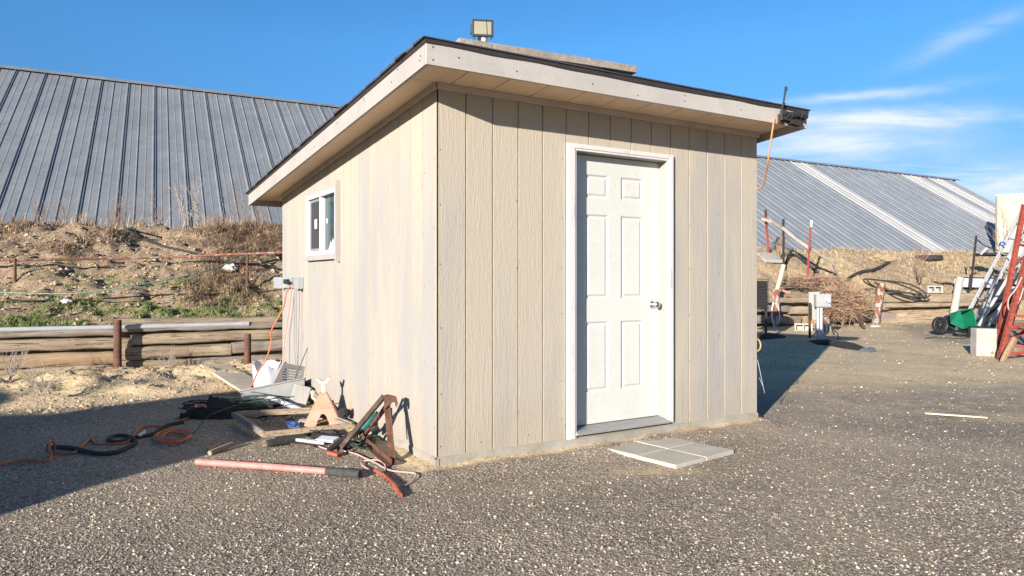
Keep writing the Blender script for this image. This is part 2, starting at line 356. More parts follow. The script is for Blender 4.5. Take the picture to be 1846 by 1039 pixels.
M['alu'] = pm('ladder_aluminium', (.52,.52,.52), (.66,.66,.65), 12, .45, .45, .1)
M['greenpl'] = pm('green_hopper', (.004,.15,.075), (.008,.20,.10), 5, .4, 0, .05)
M['bldg'] = pm('beige_metal_wall', (.60,.57,.46), (.66,.62,.51), 3, .6, .0, .05, k=.5)
M['rock'] = pm('pale_rock', (.50,.47,.42), (.70,.67,.62), 9, .9, 0, 1.0, .02, k=.8)
M['tarp'] = pm('faded_tarp', (.20,.22,.25), (.30,.32,.34), 4, .8)
def island(name, stops, rough=.8, sss=0):
    m = MT(name, rough); g = m.n.new('ShaderNodeNewGeometry'); m.color(m.ramp(g.outputs['Random Per Island'], stops)); return m.mat
M['peb'] = island('pebble_stone', [(0, (.07,.057,.045)), (.4, (.16,.129,.098)), (.7, (.28,.227,.17)), (.91, (.44,.37,.285)), (1, (.62,.55,.46))], .75)
M['grass'] = island('green_grass', [(0, (.05,.085,.014)), (.5, (.10,.155,.028)), (.85, (.16,.19,.05)), (1, (.30,.25,.11))], .7)
M['dry'] = island('dry_brown_grass', [(0, (.09,.055,.035)), (.4, (.20,.125,.08)), (.8, (.34,.235,.15)), (1, (.48,.37,.25))], .85)
M['straw'] = island('pale_straw', [(0, (.30,.22,.12)), (.5, (.44,.34,.20)), (1, (.58,.48,.32))], .85)
M['twig'] = island('dead_twigs', [(0, (.10,.06,.04)), (.5, (.22,.135,.085)), (1, (.36,.24,.155))], .85)
M['paletwig'] = pm('bleached_twig', (.42,.36,.30), (.52,.46,.40), 20, .85)
def attr(m, nm):
    a = m.n.new('ShaderNodeAttribute'); a.attribute_name = nm; return a.outputs['Fac']
def gravel():
    m = MT('gravel_yard', .9); v = m.vec(rnd=False)
    def cells(sc):
        n = m.n.new('ShaderNodeTexVoronoi'); m.l.new(v, n.inputs['Vector']); n.inputs['Scale'].default_value = sc
        sp = m.n.new('ShaderNodeSeparateColor'); m.l.new(n.outputs['Color'], sp.inputs[0]); return sp.outputs[0], n.outputs['Distance']
    c1, d1 = cells(62); c2, d2 = cells(125)
    st = [(0, (.085,.066,.049)), (.38, (.185,.145,.105)), (.62, (.30,.238,.174)), (.84, (.44,.36,.268)), (.94, (.56,.48,.38)), (1, (.68,.61,.51))]
    r1 = m.ramp(c1, st); r2 = m.ramp(c2, [(0, (.085,.066,.049)), (.6, (.215,.168,.121)), (.88, (.36,.288,.21)), (1, (.54,.46,.36))])
    pick = m.math('GREATER_THAN', m.math('ADD', d1, m.math('MULTIPLY', m.noise(v, 9, 4), .5)), .66)
    col = m.mix(pick, r1, r2)
    big = m.noise(v, .9, 6, .6); col = m.mix(m.ramp(big, [(.40, 0.0), (.64, .62)]), col, (.30,.235,.165))
    sand = m.mix(1.0, m.ramp(m.noise(v, 22, 8, .75), [(.3, (.45,.33,.185)), (.7, (.70,.54,.325))]), m.ramp(m.noise(v, 1.3, 7, .65), [(.32, .78), (.66, 1.15)]), 'MULTIPLY')
    da = attr(m, 'dirt'); edge = m.math('ADD', da, m.math('MULTIPLY', m.math('SUBTRACT', m.noise(v, 3.5, 8, .7), .5), .9))
    df = m.math('MULTIPLY', m.math('SUBTRACT', edge, .32), 2.6, True)
    spk = m.math('MULTIPLY', m.math('GREATER_THAN', c1, .90), .75); df = m.math('MULTIPLY', df, m.math('SUBTRACT', 1.0, spk))
    tone = m.ramp(m.noise(v, .55, 5, .6), [(.3, .80), (.7, 1.32)])
    m.color(m.mix(df, m.mix(1.0, col, tone, 'MULTIPLY'), sand))
    keep = m.math('SUBTRACT', 1.0, m.math('MULTIPLY', df, .75))
    m.bump(m.math('MULTIPLY', m.math('SUBTRACT', 1.0, d1), keep), .8, .009); m.bump(m.math('MULTIPLY', m.math('SUBTRACT', 1.0, d2), keep), .6, .005); m.bump(m.math('MULTIPLY', m.noise(v, 28, 6, .7), keep), .5, .010); m.bump(m.noise(v, 5, 8, .7), .5, .03)
    return m.mat
M['gravel'] = gravel()
def bankm():
    m = MT('dirt_bank', .95); v = m.vec(rnd=False)
    n = m.noise(v, 9, 9, .75); c = m.ramp(n, [(.25, (.17,.115,.07)), (.45, (.31,.22,.135)), (.62, (.44,.33,.21)), (.8, (.56,.45,.32))])
    br = m.math('ADD', attr(m, 'brush'), m.math('MULTIPLY', m.math('SUBTRACT', m.noise(v, 6, 7, .7), .5), 1.2))
    c = m.mix(m.math('MULTIPLY', m.math('SUBTRACT', br, .4), 2.5, True), c, m.ramp(m.noise(m.vec((1,1,1), False), 34, 6, .8), [(.3, (.09,.055,.035)), (.7, (.32,.22,.145))]))
    st = m.math('ADD', attr(m, 'straw'), m.math('MULTIPLY', m.math('SUBTRACT', m.noise(v, 6, 7, .7), .5), .8))
    c = m.mix(m.math('MULTIPLY', m.math('SUBTRACT', st, .45), 2.0, True), c, m.ramp(m.noise(v, 34, 6, .8), [(.3, (.34,.24,.13)), (.7, (.56,.44,.27))]))
    m.color(c); m.bump(m.noise(v, 14, 9, .8), 1.0, .06); m.bump(m.voro(v, 26), .6, .02); return m.mat
M['bank'] = bankm()
def metalroof(name, a, b, met=.25):
    m = MT(name, .42, met); n = m.noise(m.vec((1, 1, 1), False), .8, 8, .7); s2 = m.noise(m.vec((2.2, .12, 1), False), 1.6, 6, .7)
    s3 = m.noise(m.vec((.4, 2.0, 1), False), 5, 5, .7)
    f = m.math('ADD', m.math('ADD', m.math('MULTIPLY', n, .4), m.math('MULTIPLY', s2, .35)), m.math('MULTIPLY', s3, .25))
    m.color(m.ramp(f, [(.40, a), (.60, b)])); m.bump(m.noise(m.vec((1,1,1), False), 5, 5), .25, .02); return m.mat
M['roof'] = metalroof('galvanised_roof_sheet', (.195,.212,.228), (.275,.29,.302))
M['lightroof'] = metalroof('translucent_roof_sheet', (.33,.32,.315), (.40,.39,.375), .0)

# ------------------------------------------------------------------ terrain
def lerp(a, b, t): return a + (b-a)*t
def sst(a, b, x):
    t = max(0, min(1, (x-a)/(b-a))); return t*t*(3-2*t)
TW = [(-40, -12.4), (-9, 6.69), (-1.5, 11.3), (6.3, 18.9), (14, 21.3), (60, 34)]     # line of the timber retaining wall
CR = [(-40, 0.0), (-8.65, 12.3), (-4.48, 13.9), (7.55, 22.2), (16.1, 26.4), (60, 48)] # crest of the bank
def pl(P, x): return float(np.interp(x, [p[0] for p in P], [p[1] for p in P]))
def ground_z(x, y):
    z = 0.012*fr(x, y, 0, .7)
    q = (pl(TW, x) - y)*.85                             # distance in front of the timbers
    if x < -1.2 and -0.6 < q < 3:
        wd = 2.1 + .35*fr(x, y, 3, .8) - .25*max(0, x+4)
        k = sst(wd, wd*.45, q)*sst(-1.3, -3.0, x)
        z += k*(.13 + .075*fr(x, y, 5, 3.2, 4) + .07*abs(fr(x, y, 9, 8, 3)) - .02)
    if x > 3 and q < 2.5: z += .05*sst(2.5, 0, q)
    # sand heaped against the shed
    p = Vector((x, y, 0)) - A0; s = p.dot(U); t = p.dot(V)
    d = max(-s, -t, 0) if (s < SW+.1 and t < SL+.2) else 9
    if d < .5: z += .042*sst(.38, 0, d)*(1+.4*fr(x, y, 1, 4))
    return z
def dirt_m(x, y):
    q = (pl(TW, x) - y)*.85; v = 0
    if x < -1.0: v = max(v, .93*sst(2.35, 1.7, q + .3*max(0, x+4)))
    if x > 1.5:
        a = sst(6.4, 9.8, y - .16*(x-3)); b = 1 - sst(0, 2.2, (x - 7.2) - .35*(y-14))*sst(13, 15, y)
        b2 = 1 - .75*sst(9.5, 11.5, x - .0*y)
        v = max(v, 1.0*a*b*b2)
        v = max(v, .9*sst(1.1, .2, q))
        v = max(v, .55*math.exp(-((x-4.6)**2/.8 + (y-6.6)**2/.15)))
    p = Vector((x, y, 0)) - A0; s = p.dot(U); t = p.dot(V)
    d = max(-s, -t, 0) if (s < SW+.1 and t < SL+.2) else 9
    v = max(v, sst(.34 if -s > -t else .17, .03, d)*.92)
    v = max(v, .30*math.exp(-((x-1.6)**2/5 + (y-5.6)**2/1.6)), .40*sst(1.5, 3.5, x)*sst(4.2, 7.0, y), .22*math.exp(-((x+.3)**2/1.2 + (y-4.2)**2/.5)))
    v = max(v, .6*math.exp(-((x-.95)**2/.25 + (y-4.75)**2/.03)))
    return v
def grid_obj(name, xs, ys, fz, attrs, mat, kind='structure', keep=None):
    nx, ny = len(xs), len(ys); co = np.zeros((nx*ny, 3)); at_ = {k: np.zeros(nx*ny) for k in attrs}
    i = 0
    for y in ys:
        for x in xs:
            px, py, pz = fz(x, y); co[i] = (px, py, pz)
            for k, fn in attrs.items(): at_[k][i] = fn(px, py)
            i += 1
    idx = np.arange(nx*ny).reshape(ny, nx)
    fs = np.stack([idx[:-1,:-1], idx[:-1,1:], idx[1:,1:], idx[1:,:-1]], -1).reshape(-1, 4)
    me = bpy.data.meshes.new(name); me.from_pydata(co.tolist(), [], fs.tolist()); me.materials.append(mat)
    for k in attrs:
        a = me.attributes.new(k, 'FLOAT', 'POINT'); a.data.foreach_set('value', at_[k])
    me.polygons.foreach_set('use_smooth', [True]*len(me.polygons))
    o = bpy.data.objects.new(name, me); C.objects.link(o)
    return tag(o, kind=kind)
xs = [-3000,-900,-250,-80,-40,-22,-14,-10] + list(np.arange(-8, 9.01, .065)) + [9.3,9.7,10.2,10.8,11.5,12.5,14,17,22,30,50,100,300,900,3000]
ys = [-3000,-700,-150,-40,-12,-4,0,1.5] + list(np.arange(2.4, 11.5, .065)) + list(np.arange(11.5, 22, .2)) + [23,25,30,45,90,250,800,3000]
def gz(x, y):
    z = ground_z(x, y)
    if pl(TW, x) + .3 < y: z = min(z, 0) - .3
    return x, y, z
grid_obj('yard_ground', xs, ys, gz, {'dirt': dirt_m}, M['gravel'])
def bank_h(x, f):                                       # f: 0 at the timbers, 1 at the crest
    y0 = pl(TW, x) + .12; y1 = pl(CR, x); y = lerp(y0, y1, f)
    z0 = lerp(.60, .78, sst(-4, 6, x)); zc = 2.17 + .05*fr(x, 0, 2, .5)
    if f <= 1: z = z0 + (zc-z0)*(f*.62 + .38*sst(.12, .92, f))
    else: z = zc - (f-1)*.35
    k = sst(0, .12, f)
    z += k*(.13*fr(x, y, 1, .9, 3) + .085*fr(x, y, 4, 2.4, 4) - .10*abs(fr(x, y, 8, 3.6, 4)) + .03*fr(x, y, 12, 11, 3) + .05)*(1 if x < 0 else .8)
    return x, y, z
def brush_m(x, y):
    f = (y - pl(TW, x))/(pl(CR, x) - pl(TW, x))
    if x > 2: return .30 + .3*fr(x, y, 7, .8)
    return .40*sst(.12, .35, f) + .85*fr(x, y, 7, .8, 3) - .25*sst(.72, .95, f)*sst(-4.5, -7, x)
def straw_m(x, y):
    return (.42 + .6*fr(x, y, 2, .55)) if x > 2 else .12 + .3*fr(x, y, 2, .9)
bxs = list(np.arange(-16, -9, .3)) + list(np.arange(-9, -1.9, .055)) + list(np.arange(-1.9, 5, .3)) + list(np.arange(5, 19, .085)) + list(np.arange(19, 45, .8))
grid_obj('dirt_bank', bxs, [-.02] + list(np.linspace(0, 1.05, 96)) + [1.2, 1.6, 2.5], lambda x, f: bank_h(x, f), {'brush': brush_m, 'straw': straw_m}, M['bank'])
def bank_at(px, py):                                    # where a photo pixel meets the bank surface
    r = Vector(((px-CX)/F, 1, (CY-py)/F)); Y = 8.0
    while Y < 40:
        x = r.x*Y; y0 = pl(TW, x)+.12; y1 = pl(CR, x)
        if Y >= y0:
            z = bank_h(x, (Y-y0)/(y1-y0))[2]
            if CH + r.z*Y <= z: return Vector((x, Y, z))
        Y += .02
    return Vector((r.x*20, 20, 2))
def bz(x, y):
    y0 = pl(TW, x)+.12; y1 = pl(CR, x); return bank_h(x, (y-y0)/(y1-y0))[2] if y > y0 else ground_z(x, y)

# ------------------------------------------------------------------ the long metal-roofed building behind the bank
rv = Vector((285-923, F, CY+420)).normalized()          # rib direction, up the slope
eh = Vector((rv.y, -rv.x, 0)).normalized()
P0 = at(250, 408, 15.0)
vx = CX + F*eh.x/eh.y; vy = 122 + .118*vx               # ridge runs very slightly downhill
ev = Vector((vx-CX, F, CY-vy)).normalized()
nn = ev.cross(rv).normalized()
def onplane(px, py):
    d = Vector(((px-CX), F, CY-py)); k = (P0 - Vector((0,0,CH))).dot(nn)/d.dot(nn); return Vector((0,0,CH)) + d*k
Rg = onplane(0, 122); ridge_len = 0
# coordinates in the roof: a along ridge (from P0), b up the slope
def ab(p):
    d = p - P0; e1 = ev.dot(ev); c = ev.dot(rv); a = (d.dot(ev) - c*d.dot(rv))/(1-c*c); b = d.dot(rv) - a*c; return a, b
aR, bR = ab(Rg); aE, bE = ab(onplane(1709, 322)); bridge = (bR+bE)/2
cellar = thing('storage_building', 'long low building with a grey corrugated metal roof behind the dirt bank', 'building', P0 - rv*1.6)
a0 = aR - 10; a1 = aE; sp_ = .345; b0 = -1.6
na = nn if nn.z > 0 else -nn
def RP(a, b, h=0.0): return P0 + ev*a + rv*b + na*h
def sheet(aa, ab_, mat, name):
    mb = MB(); prof = []; a = aa
    k = 0
    while a < ab_ - 1e-6:
        rw = .034 if (k % 2 == 0) else .022; hh = .030 if (k % 2 == 0) else .017
        prof += [(a, 0), (a+.010, hh), (a+rw, hh), (a+rw+.008, 0)] + ([(a+rw+.03, 0), (a+rw+.034, .02), (a+rw+.045, .02), (a+rw+.048, 0)] if k % 2 == 0 else [])
        if True: prof += [(a+sp_*.55, 0), (a+sp_*.57, .005), (a+sp_*.62, .005), (a+sp_*.64, 0)]
        a += sp_; k += 1
    prof.append((ab_, 0))
    prof = [p for p in prof if p[0] <= ab_ + 1e-6]
    n = len(prof); vs = [RP(x, b0, h) for x, h in prof] + [RP(x, bridge, h) for x, h in prof]
    mb.add(vs, [(i, i+1, n+i+1, n+i) for i in range(n-1)])
    return mb.build(name, mat, cellar, world=True)
def a_of(px, py): return ab(onplane(px, py))[0]
lt = [(a_of(1417.5, 287.3), a_of(1446, 290.5)), (a_of(1624, 313.4), a_of(1653, 316.4)), (a_of(1671, 318), a_of(1692, 320))]
print('roof', a0, a1, bridge, lt, P0, Rg, onplane(1709,322))
cur = a0
for (l0, l1) in lt:
    l0 = a0 + round((l0-a0)/sp_)*sp_; l1 = max(l0+sp_*3, a0 + round((l1-a0)/sp_)*sp_)
    l0 = max(l0, cur)
    if l0 > cur: sheet(cur, l0, M['roof'], 'roof_sheet')
    sheet(l0, l1, M['lightroof'], 'skylight_strip'); cur = l1
if cur < a1: sheet(cur, a1, M['roof'], 'roof_sheet')
mb = MB()
rv2 = Vector((-rv.x, -rv.y, rv.z)); back = -rv2          # far slope goes down behind
q = [RP(a0, bridge), RP(a1, bridge)]; bk = Vector((rv.x, rv.y, -rv.z))
mb.add([q[0], q[1], q[1]+bk*(bridge+1.6), q[0]+bk*(bridge+1.6)], [(0,1,2,3)]); mb.build('far_roof_slope', M['roof'], cellar, world=True)
mb = MB(); mb.add([RP(a0, bridge-.22, .055), RP(a1+.7, bridge-.22, .055), RP(a1+.7, bridge+.01, .055), RP(a0, bridge+.01, .055)], [(0,1,2,3)]); mb.add([RP(a0, bridge+.01, .055), RP(a1+.7, bridge+.01, .055), RP(a1+.7, bridge+.01, .055)+bk*.25, RP(a0, bridge+.01, .055)+bk*.25], [(0,1,2,3)]); mb.build('ridge_cap', M['roof'], cellar, world=True)
mb = MB(); pe = RP(a1-.25, bridge, -.1); mb.add([RP(a1-.25, b0, -.1), pe, pe+bk*(bridge+1.6)], [(0,1,2)]); mb.build('gable_wall', M['bldg'], cellar, world=True)

# ------------------------------------------------------------------ the shed
SH = thing('shed', 'cream board-sided shed with a single-pitch shingle roof and white door, in the yard centre', 'shed', A0, ROT)
zs, zt, ms = .0897, 2.4913, .087
oa, ob, oc, od, zf, hf = .25, .4035, .085, .4094, 2.5085, .135
def gro(c0, c1, off=.217, spc=.2062):
    pts = [(c0, 0)]; k = math.ceil((c0-off)/spc)
    while off+k*spc < c1-.012:
        g = off+k*spc
        if g > c0+.012: pts += [(g-.0055, 0), (g-.004, .011), (g+.004, .011), (g+.0055, 0)]
        k += 1
    pts.append((c1, 0)); return pts
def wallpanel(mb, c0, c1, zb, ztf, side):
    pts = gro(c0, c1); n = len(pts); vs = []
    for (c, d) in pts:
        for z in (zb, ztf(c)):
            vs.append({'front': (c, d, z), 'left': (d, c, z), 'right': (SW-d, c, z), 'back': (c, SL-d, z)}[side])
    fs = [(2*i, 2*i+2, 2*i+3, 2*i+1) for i in range(n-1)]
    if side in ('left', 'back'): fs = [f[::-1] for f in fs]
    mb.add(vs, fs)
def nails(mb, lst, side, r=.0042):
    for (c, z) in lst:
        vs = []
        for j in range(6):
            a = j*math.pi/3; dc, dz = r*math.cos(a), r*math.sin(a)
            vs.append({'front': (c+dc, -.002, z+dz), 'left': (-.002, c+dc, z+dz), 'fascia': (c+dc, -ob-.0245, z+dz), 'side': (-oa-.0245, c+dc, z+dz)}[side])
        mb.add(vs, [tuple(range(6)) if side in ('front', 'fascia') else tuple(range(5, -1, -1))], 1)
D0, D1, DT = 1.118, 2.020, 2.194                         # door opening
W0, W1, WZ0, WZ1 = 1.963, 2.883, 1.478, 2.068            # window opening
mb = MB(); top = lambda c: zt+.03
wallpanel(mb, 0.012, D0-.01, zs, top, 'front'); wallpanel(mb, D1+.01, SW, zs, top, 'front'); wallpanel(mb, D0-.01, D1+.01, DT+.005, top, 'front')
nl = [(s, z) for s in (.03, 1.0, 2.28, 3.06) for z in (.2, .55, .95, 1.35, 1.75, 2.15)] + [(s, z) for s in (.62, 2.62) for z in (.35, .8, 1.3, 1.8, 2.3)] + [(s, zs+.04) for s in (.33, .72, 1.03, 2.25, 2.5, 2.72, 2.95)]
nails(mb, [(s+random.uniform(-.006,.006), z+random.uniform(-.06,.06)) for s, z in nl], 'front'); mb.build('front_siding', [M['siding'], M['nail']], SH)
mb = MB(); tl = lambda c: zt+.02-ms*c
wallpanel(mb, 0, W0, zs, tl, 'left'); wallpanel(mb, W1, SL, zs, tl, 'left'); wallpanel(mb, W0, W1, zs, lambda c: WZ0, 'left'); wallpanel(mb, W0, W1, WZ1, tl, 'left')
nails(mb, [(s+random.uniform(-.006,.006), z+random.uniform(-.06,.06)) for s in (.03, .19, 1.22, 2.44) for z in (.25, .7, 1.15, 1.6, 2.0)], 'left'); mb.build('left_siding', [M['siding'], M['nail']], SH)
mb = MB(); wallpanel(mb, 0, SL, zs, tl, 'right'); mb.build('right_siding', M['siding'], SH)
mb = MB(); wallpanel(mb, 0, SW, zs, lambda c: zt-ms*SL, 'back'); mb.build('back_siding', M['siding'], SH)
mb = MB(); mb.box(.0035, .0115, .0008, .02, zs+.01, zt); mb.build('corner_gap', M['gap'], SH)
mb = MB()                                                # foundation with a ragged lip
def fpt(s, t, z): return (s, t, z)
nS = 60
for (side, Lg) in (('f', SW), ('l', SL)):
    vs = []
    for i in range(nS+1):
        c = Lg*i/nS; jag = .012*fr(c*3, 0 if side == 'f' else 5, 1, 3); bl = .05*math.exp(-((c-1.35)/.55)**2) if side == 'f' else 0
        for (d, z) in ((.004, zs+.004), (-.012-abs(jag)-bl*.8, zs-.008), (-.018-abs(jag)-bl+jag*.6, -.06)):
            vs.append((c, d, z) if side == 'f' else (d, c, z))
    fs = [(i*3+k, (i+1)*3+k, (i+1)*3+k+1, i*3+k+1) for i in range(nS) for k in (0, 1)]
    mb.add(vs, fs if side == 'l' else [f[::-1] for f in fs], 0, True)
mb.box(.005, SW-.005, .005, SL-.005, -.1, zs+.002); mb.box(-.02, .01, -.02, .01, -.06, zs-.009); mb.build('foundation', M['foundation'], SH)
# roof: sloping box, soffit, fascia, drip edge, shingle courses
def rz(t): return zf - ms*(t+ob)
SO = .062                                                # soffit above the lower edge of the fascia
s0, s1, t0, t1 = -oa, SW+oc, -ob, SL+od
mb = MB(); th = .012
def slopebox(mb, a, b, c, d, h0, h1, m=0):
    mb.hexa([(a,c,rz(c)+h0),(b,c,rz(c)+h0),(b,d,rz(d)+h0),(a,d,rz(d)+h0),(a,c,rz(c)+h1),(b,c,rz(c)+h1),(b,d,rz(d)+h1),(a,d,rz(d)+h1)], m)
cuts = [s0] + [(.217-.12)+.3093*k for k in range(0, 10)] + [s1]
for i in range(len(cuts)-1):                             # front soffit boards with open joints
    if cuts[i+1] - cuts[i] > .02: slopebox(mb, cuts[i]+.004, cuts[i+1]-.004, t0, -.003, SO, SO+.008)
slopebox(mb, s0, -.003, .003, t1, SO, SO+.008); slopebox(mb, SW+.003, s1, .003, t1, SO, SO+.008); slopebox(mb, 0, SW, SL+.003, t1, SO, SO+.008)
for k in range(40):
    c = s0+.06 + (s1-s0-.1)*k/39; tt = random.choice((-.36, -.2)) ; r = .004
    mb.add([(c+r*math.cos(j*1.047), tt+r*math.sin(j*1.047), rz(tt)+SO-.001) for j in range(6)], [tuple(range(5,-1,-1))], 1)
mb.build('soffit', [M['soffit'], M['nail']], SH)
mb = MB(); slopebox(mb, s0+.01, s1-.01, t0+.01, t1-.01, SO+.016, hf-.002); mb.build('roof_deck', M['gap'], SH)
mb = MB(); mb.hexa([(s0-.022,t0-.022,rz(t0)),(s1+.02,t0-.022,rz(t0)),(s1+.02,t0,rz(t0)),(s0-.022,t0,rz(t0)),(s0-.022,t0-.022,rz(t0)+hf),(s1+.02,t0-.022,rz(t0)+hf),(s1+.02,t0,rz(t0)+hf),(s0-.022,t0,rz(t0)+hf)])
nails(mb, [(s0+.02, zf+.03), (s0+.02, zf+.105), (s0+.19, zf+.07), (.35, zf+.05), (.95, zf+.055), (1.35, zf+.03), (1.8, zf+.09), (1.8, zf+.05), (2.4, zf+.06)], 'fascia', .0055); mb.build('front_fascia', [M['fascia_x'], M['nail']], SH, bevel=.002)
mb = MB(); slopebox(mb, s0-.022, s0, t0+.002, t1, 0, hf)
nails(mb, [(t, rz(t)+random.uniform(.03,.11)) for t in (-.35, -.34, 0, .1, .6, .61, 1.2, 1.8, 2.4, 3.1, 3.8)], 'side', .0055); mb.build('side_fascia', [M['fascia_y'], M['nail']], SH)
mb = MB(); slopebox(mb, s1, s1+.02, t0+.002, t1, 0, hf); mb.build('side_fascia', M['fascia_y'], SH)
mb = MB(); slopebox(mb, s0-.022, s1+.02, t1, t1+.02, 0, hf); mb.build('back_fascia', M['fascia_x'], SH)
mb = MB()                                                # drip edge, sagging a little along the front
nn_ = 40; vs = []
for i in range(nn_+1):
    s = lerp(s0-.032, s1+.034, i/nn_); sag = .006*math.sin(i*.9)*(.5+.5*math.sin(i*.23)) + (-.012*math.exp(-((s-1.55)/.5)**2))
    for (t, h) in ((t0-.024, hf-.012+sag*.7), (t0-.032, hf-.014+sag*.7), (t0-.032, hf+.010), (t0+.05, hf+.009)): vs.append((s, t, rz(t)+h))
mb.add(vs, [(i*4+k, (i+1)*4+k, (i+1)*4+k+1, i*4+k+1) for i in range(nn_) for k in range(3)])
slopebox(mb, s0-.032, s0-.0225, t0-.03, t1+.01, hf-.012, hf+.009); slopebox(mb, s1+.0205, s1+.03, t0-.03, t1+.01, hf-.012, hf+.009)
mb.build('drip_edge', M['drip'], SH)
mb = MB(); ex = .135; nC = int((t1-t0)/ex)+1
for k in range(nC):                                      # courses run across; ragged ends show at the rake
    ta = t0-.042+k*ex; tb = ta+ex+.02; se = s0-.045+random.uniform(-.012, .006); sr = s1+.040+random.uniform(-.004,.01); x = se
    while x < sr:
        x2 = min(sr, x+random.uniform(.28, .36)); hh = random.uniform(0, .003)
        mb.hexa([(x,ta,rz(ta)+hf+.011),(x2,ta,rz(ta)+hf+.011),(x2,tb,rz(tb)+hf+.011),(x,tb,rz(tb)+hf+.011),
                 (x,ta,rz(ta)+hf+.017+hh),(x2,ta,rz(ta)+hf+.017+hh),(x2,tb,rz(tb)+hf+.028+hh),(x,tb,rz(tb)+hf+.028+hh)]); x = x2+.003
mb.build('shingles', M['shingle'], SH)
# frieze boards under the soffit
mb = MB(); mb.box(-.001, SW+.018, -.018, -.001, zt, rz(0)+SO)
mb.build('front_frieze', M['frieze'], SH, bevel=.002)
mb = MB(); h1 = .045
mb.hexa([(-.018,0,zt),(-.001,0,zt),(-.001,SL,zt-ms*SL),(-.018,SL,zt-ms*SL),(-.018,0,rz(0)+SO),(-.001,0,rz(0)+SO),(-.001,SL,rz(SL)+SO),(-.018,SL,rz(SL)+SO)]); mb.build('side_frieze', M['frieze'], SH, bevel=.002)
# door
cz0, cz1, cs0, cs1 = .118, 2.245, 1.040, 2.085
def case_prof(mb, a, b, inner, outer, y=-.022):         # stepped casing board
    pass
mb = MB()
mb.box(cs0, D0, -.024, -.001, cz0-.035, cz1); mb.box(cs0+.008, D0-.016, -.030, -.024, cz0-.03, cz1-.02)
mb.build('door_casing', M['casing'], SH, bevel=.003)
mb = MB(); mb.box(D1, cs1, -.024, -.001, cz0-.01, cz1); mb.box(D1+.016, cs1-.008, -.030, -.024, cz0, cz1-.02); mb.build('door_casing', M['casing'], SH, bevel=.003)
mb = MB(); mb.box(D0, D1, -.024, -.001, DT, cz1); mb.box(D0-.014, D1+.014, -.030, -.024, DT+.016, cz1-.008); mb.build('door_casing', M['casing'], SH, bevel=.003)
mb = MB(); mb.box(D0-.02, D0-.002, -.0, .12, .12, DT); mb.box(D1+.002, D1+.02, -.0, .12, .12, DT); mb.box(D0-.02, D1+.02, 0, .12, DT+.0, DT+.016)
mb.build('door_jamb', M['jamb'], SH, bevel=.0015)
mb = MB(); mb.prism([(-.045, .112), (.13, .112), (.13, .148), (.075, .152), (-.01, .14), (-.045, .125)], 'x', D0-.002, D1+.002); mb.build('threshold', M['threshold'], SH, bevel=.002)
DR = tag(bpy.data.objects.new('door', bpy.data.meshes.new('door')), None); 
def door_mesh():
    a0, a1, b0_, b1 = D0+.001, D1-.001, .157, 2.188; y = .080
    xsB = [a0, 1.272, 1.502, 1.623, 1.851, a1]; zsB = [b0_, .393, .931, 1.101, 1.747, 1.867, 2.049, b1]
    mb = MB(); panel = {(i, j) for i in (1, 3) for j in (1, 3, 5)}
    for i in range(5):
        for j in range(7):
            x0, x1, z0, z1 = xsB[i], xsB[i+1], zsB[j], zsB[j+1]
            if (i, j) not in panel: mb.add([(x0,y,z0),(x1,y,z0),(x1,y,z1),(x0,y,z1)], [(0,1,2,3)]); continue
            rg = [(0, 0), (.006, .003), (.012, .010), (.022, .011), (.036, .003), (.040, .003)]
            vs = []
            for (ins, d) in rg: vs += [(x0+ins,y+d,z0+ins),(x1-ins,y+d,z0+ins),(x1-ins,y+d,z1-ins),(x0+ins,y+d,z1-ins)]
            fs = [(r*4+k, r*4+(k+1) % 4, (r+1)*4+(k+1) % 4, (r+1)*4+k) for r in range(len(rg)-1) for k in range(4)]
            n = (len(rg)-1)*4; fs.append((n, n+1, n+2, n+3)); mb.add(vs, fs)
    mb.add([(a0,y,b0_),(a1,y,b0_),(a1,y+.044,b0_),(a0,y+.044,b0_),(a0,y,b1),(a1,y,b1),(a1,y+.044,b1),(a0,y+.044,b1)], [(0,3,2,1),(4,5,6,7),(1,2,6,5),(2,3,7,6),(3,0,4,7)])
    return mb
bpy.data.objects.remove(DR)
door = door_mesh().build('door', M['door'], SH)
mb = MB(); Mk = Matrix.Translation((1.951, .0795, 1.05)) @ Matrix.Rotation(R(90), 4, 'X')
mb.lathe([(0,0),(.033,0),(.033,.004),(.028,.009),(.013,.012),(.011,.035),(.018,.040),(.026,.048),(.0275,.058),(.024,.066),(.012,.071),(0,.072)], 24, Mk)
mb.build('door_knob', M['chrome'], door)
# window
wn = MB(); fw = .035; pr = -.034
def ring(mb, c0, c1, z0, z1, fw, x0, x1): 
    mb.box(x0, x1, c0, c0+fw, z0, z1); mb.box(x0, x1, c1-fw, c1, z0, z1); mb.box(x0, x1, c0+fw, c1-fw, z0, z0+fw); mb.box(x0, x1, c0+fw, c1-fw, z1-fw, z1)
ring(wn, W0+.002, W1-.002, WZ0+.002, WZ1-.002, .040, pr, .05); wn.box(pr+.006, .045, 2.430, 2.462, WZ0+.042, WZ1-.042)
win = wn.build('window', M['vinyl'], SH, bevel=.002)
mb = MB(); ring(mb, 2.464, W1-.043, WZ0+.043, WZ1-.043, .028, -.006, .012); mb.build('screen_frame', M['screen'], win)
mb = MB(); mb.box(.001, .003, 2.492, W1-.071, WZ0+.07, WZ1-.07); mb.build('insect_screen', M['mesh'], win)
mb = MB(); mb.box(.018, .022, W0+.043, 2.429, WZ0+.043, WZ1-.043); mb.build('pane', M['glass'], win)
mb = MB(); n = 30
vs = []
for i in range(n+1):
    c = lerp(W0+.03, W0+.27, i/n)
    for z in (WZ0+.2, WZ1-.04): vs.append((.09+.014*math.sin(i*1.3), c, z))
mb.add(vs, [(2*i, 2*i+1, 2*i+3, 2*i+2) for i in range(n)]); mb.build('curtain', M['curtain'], win)
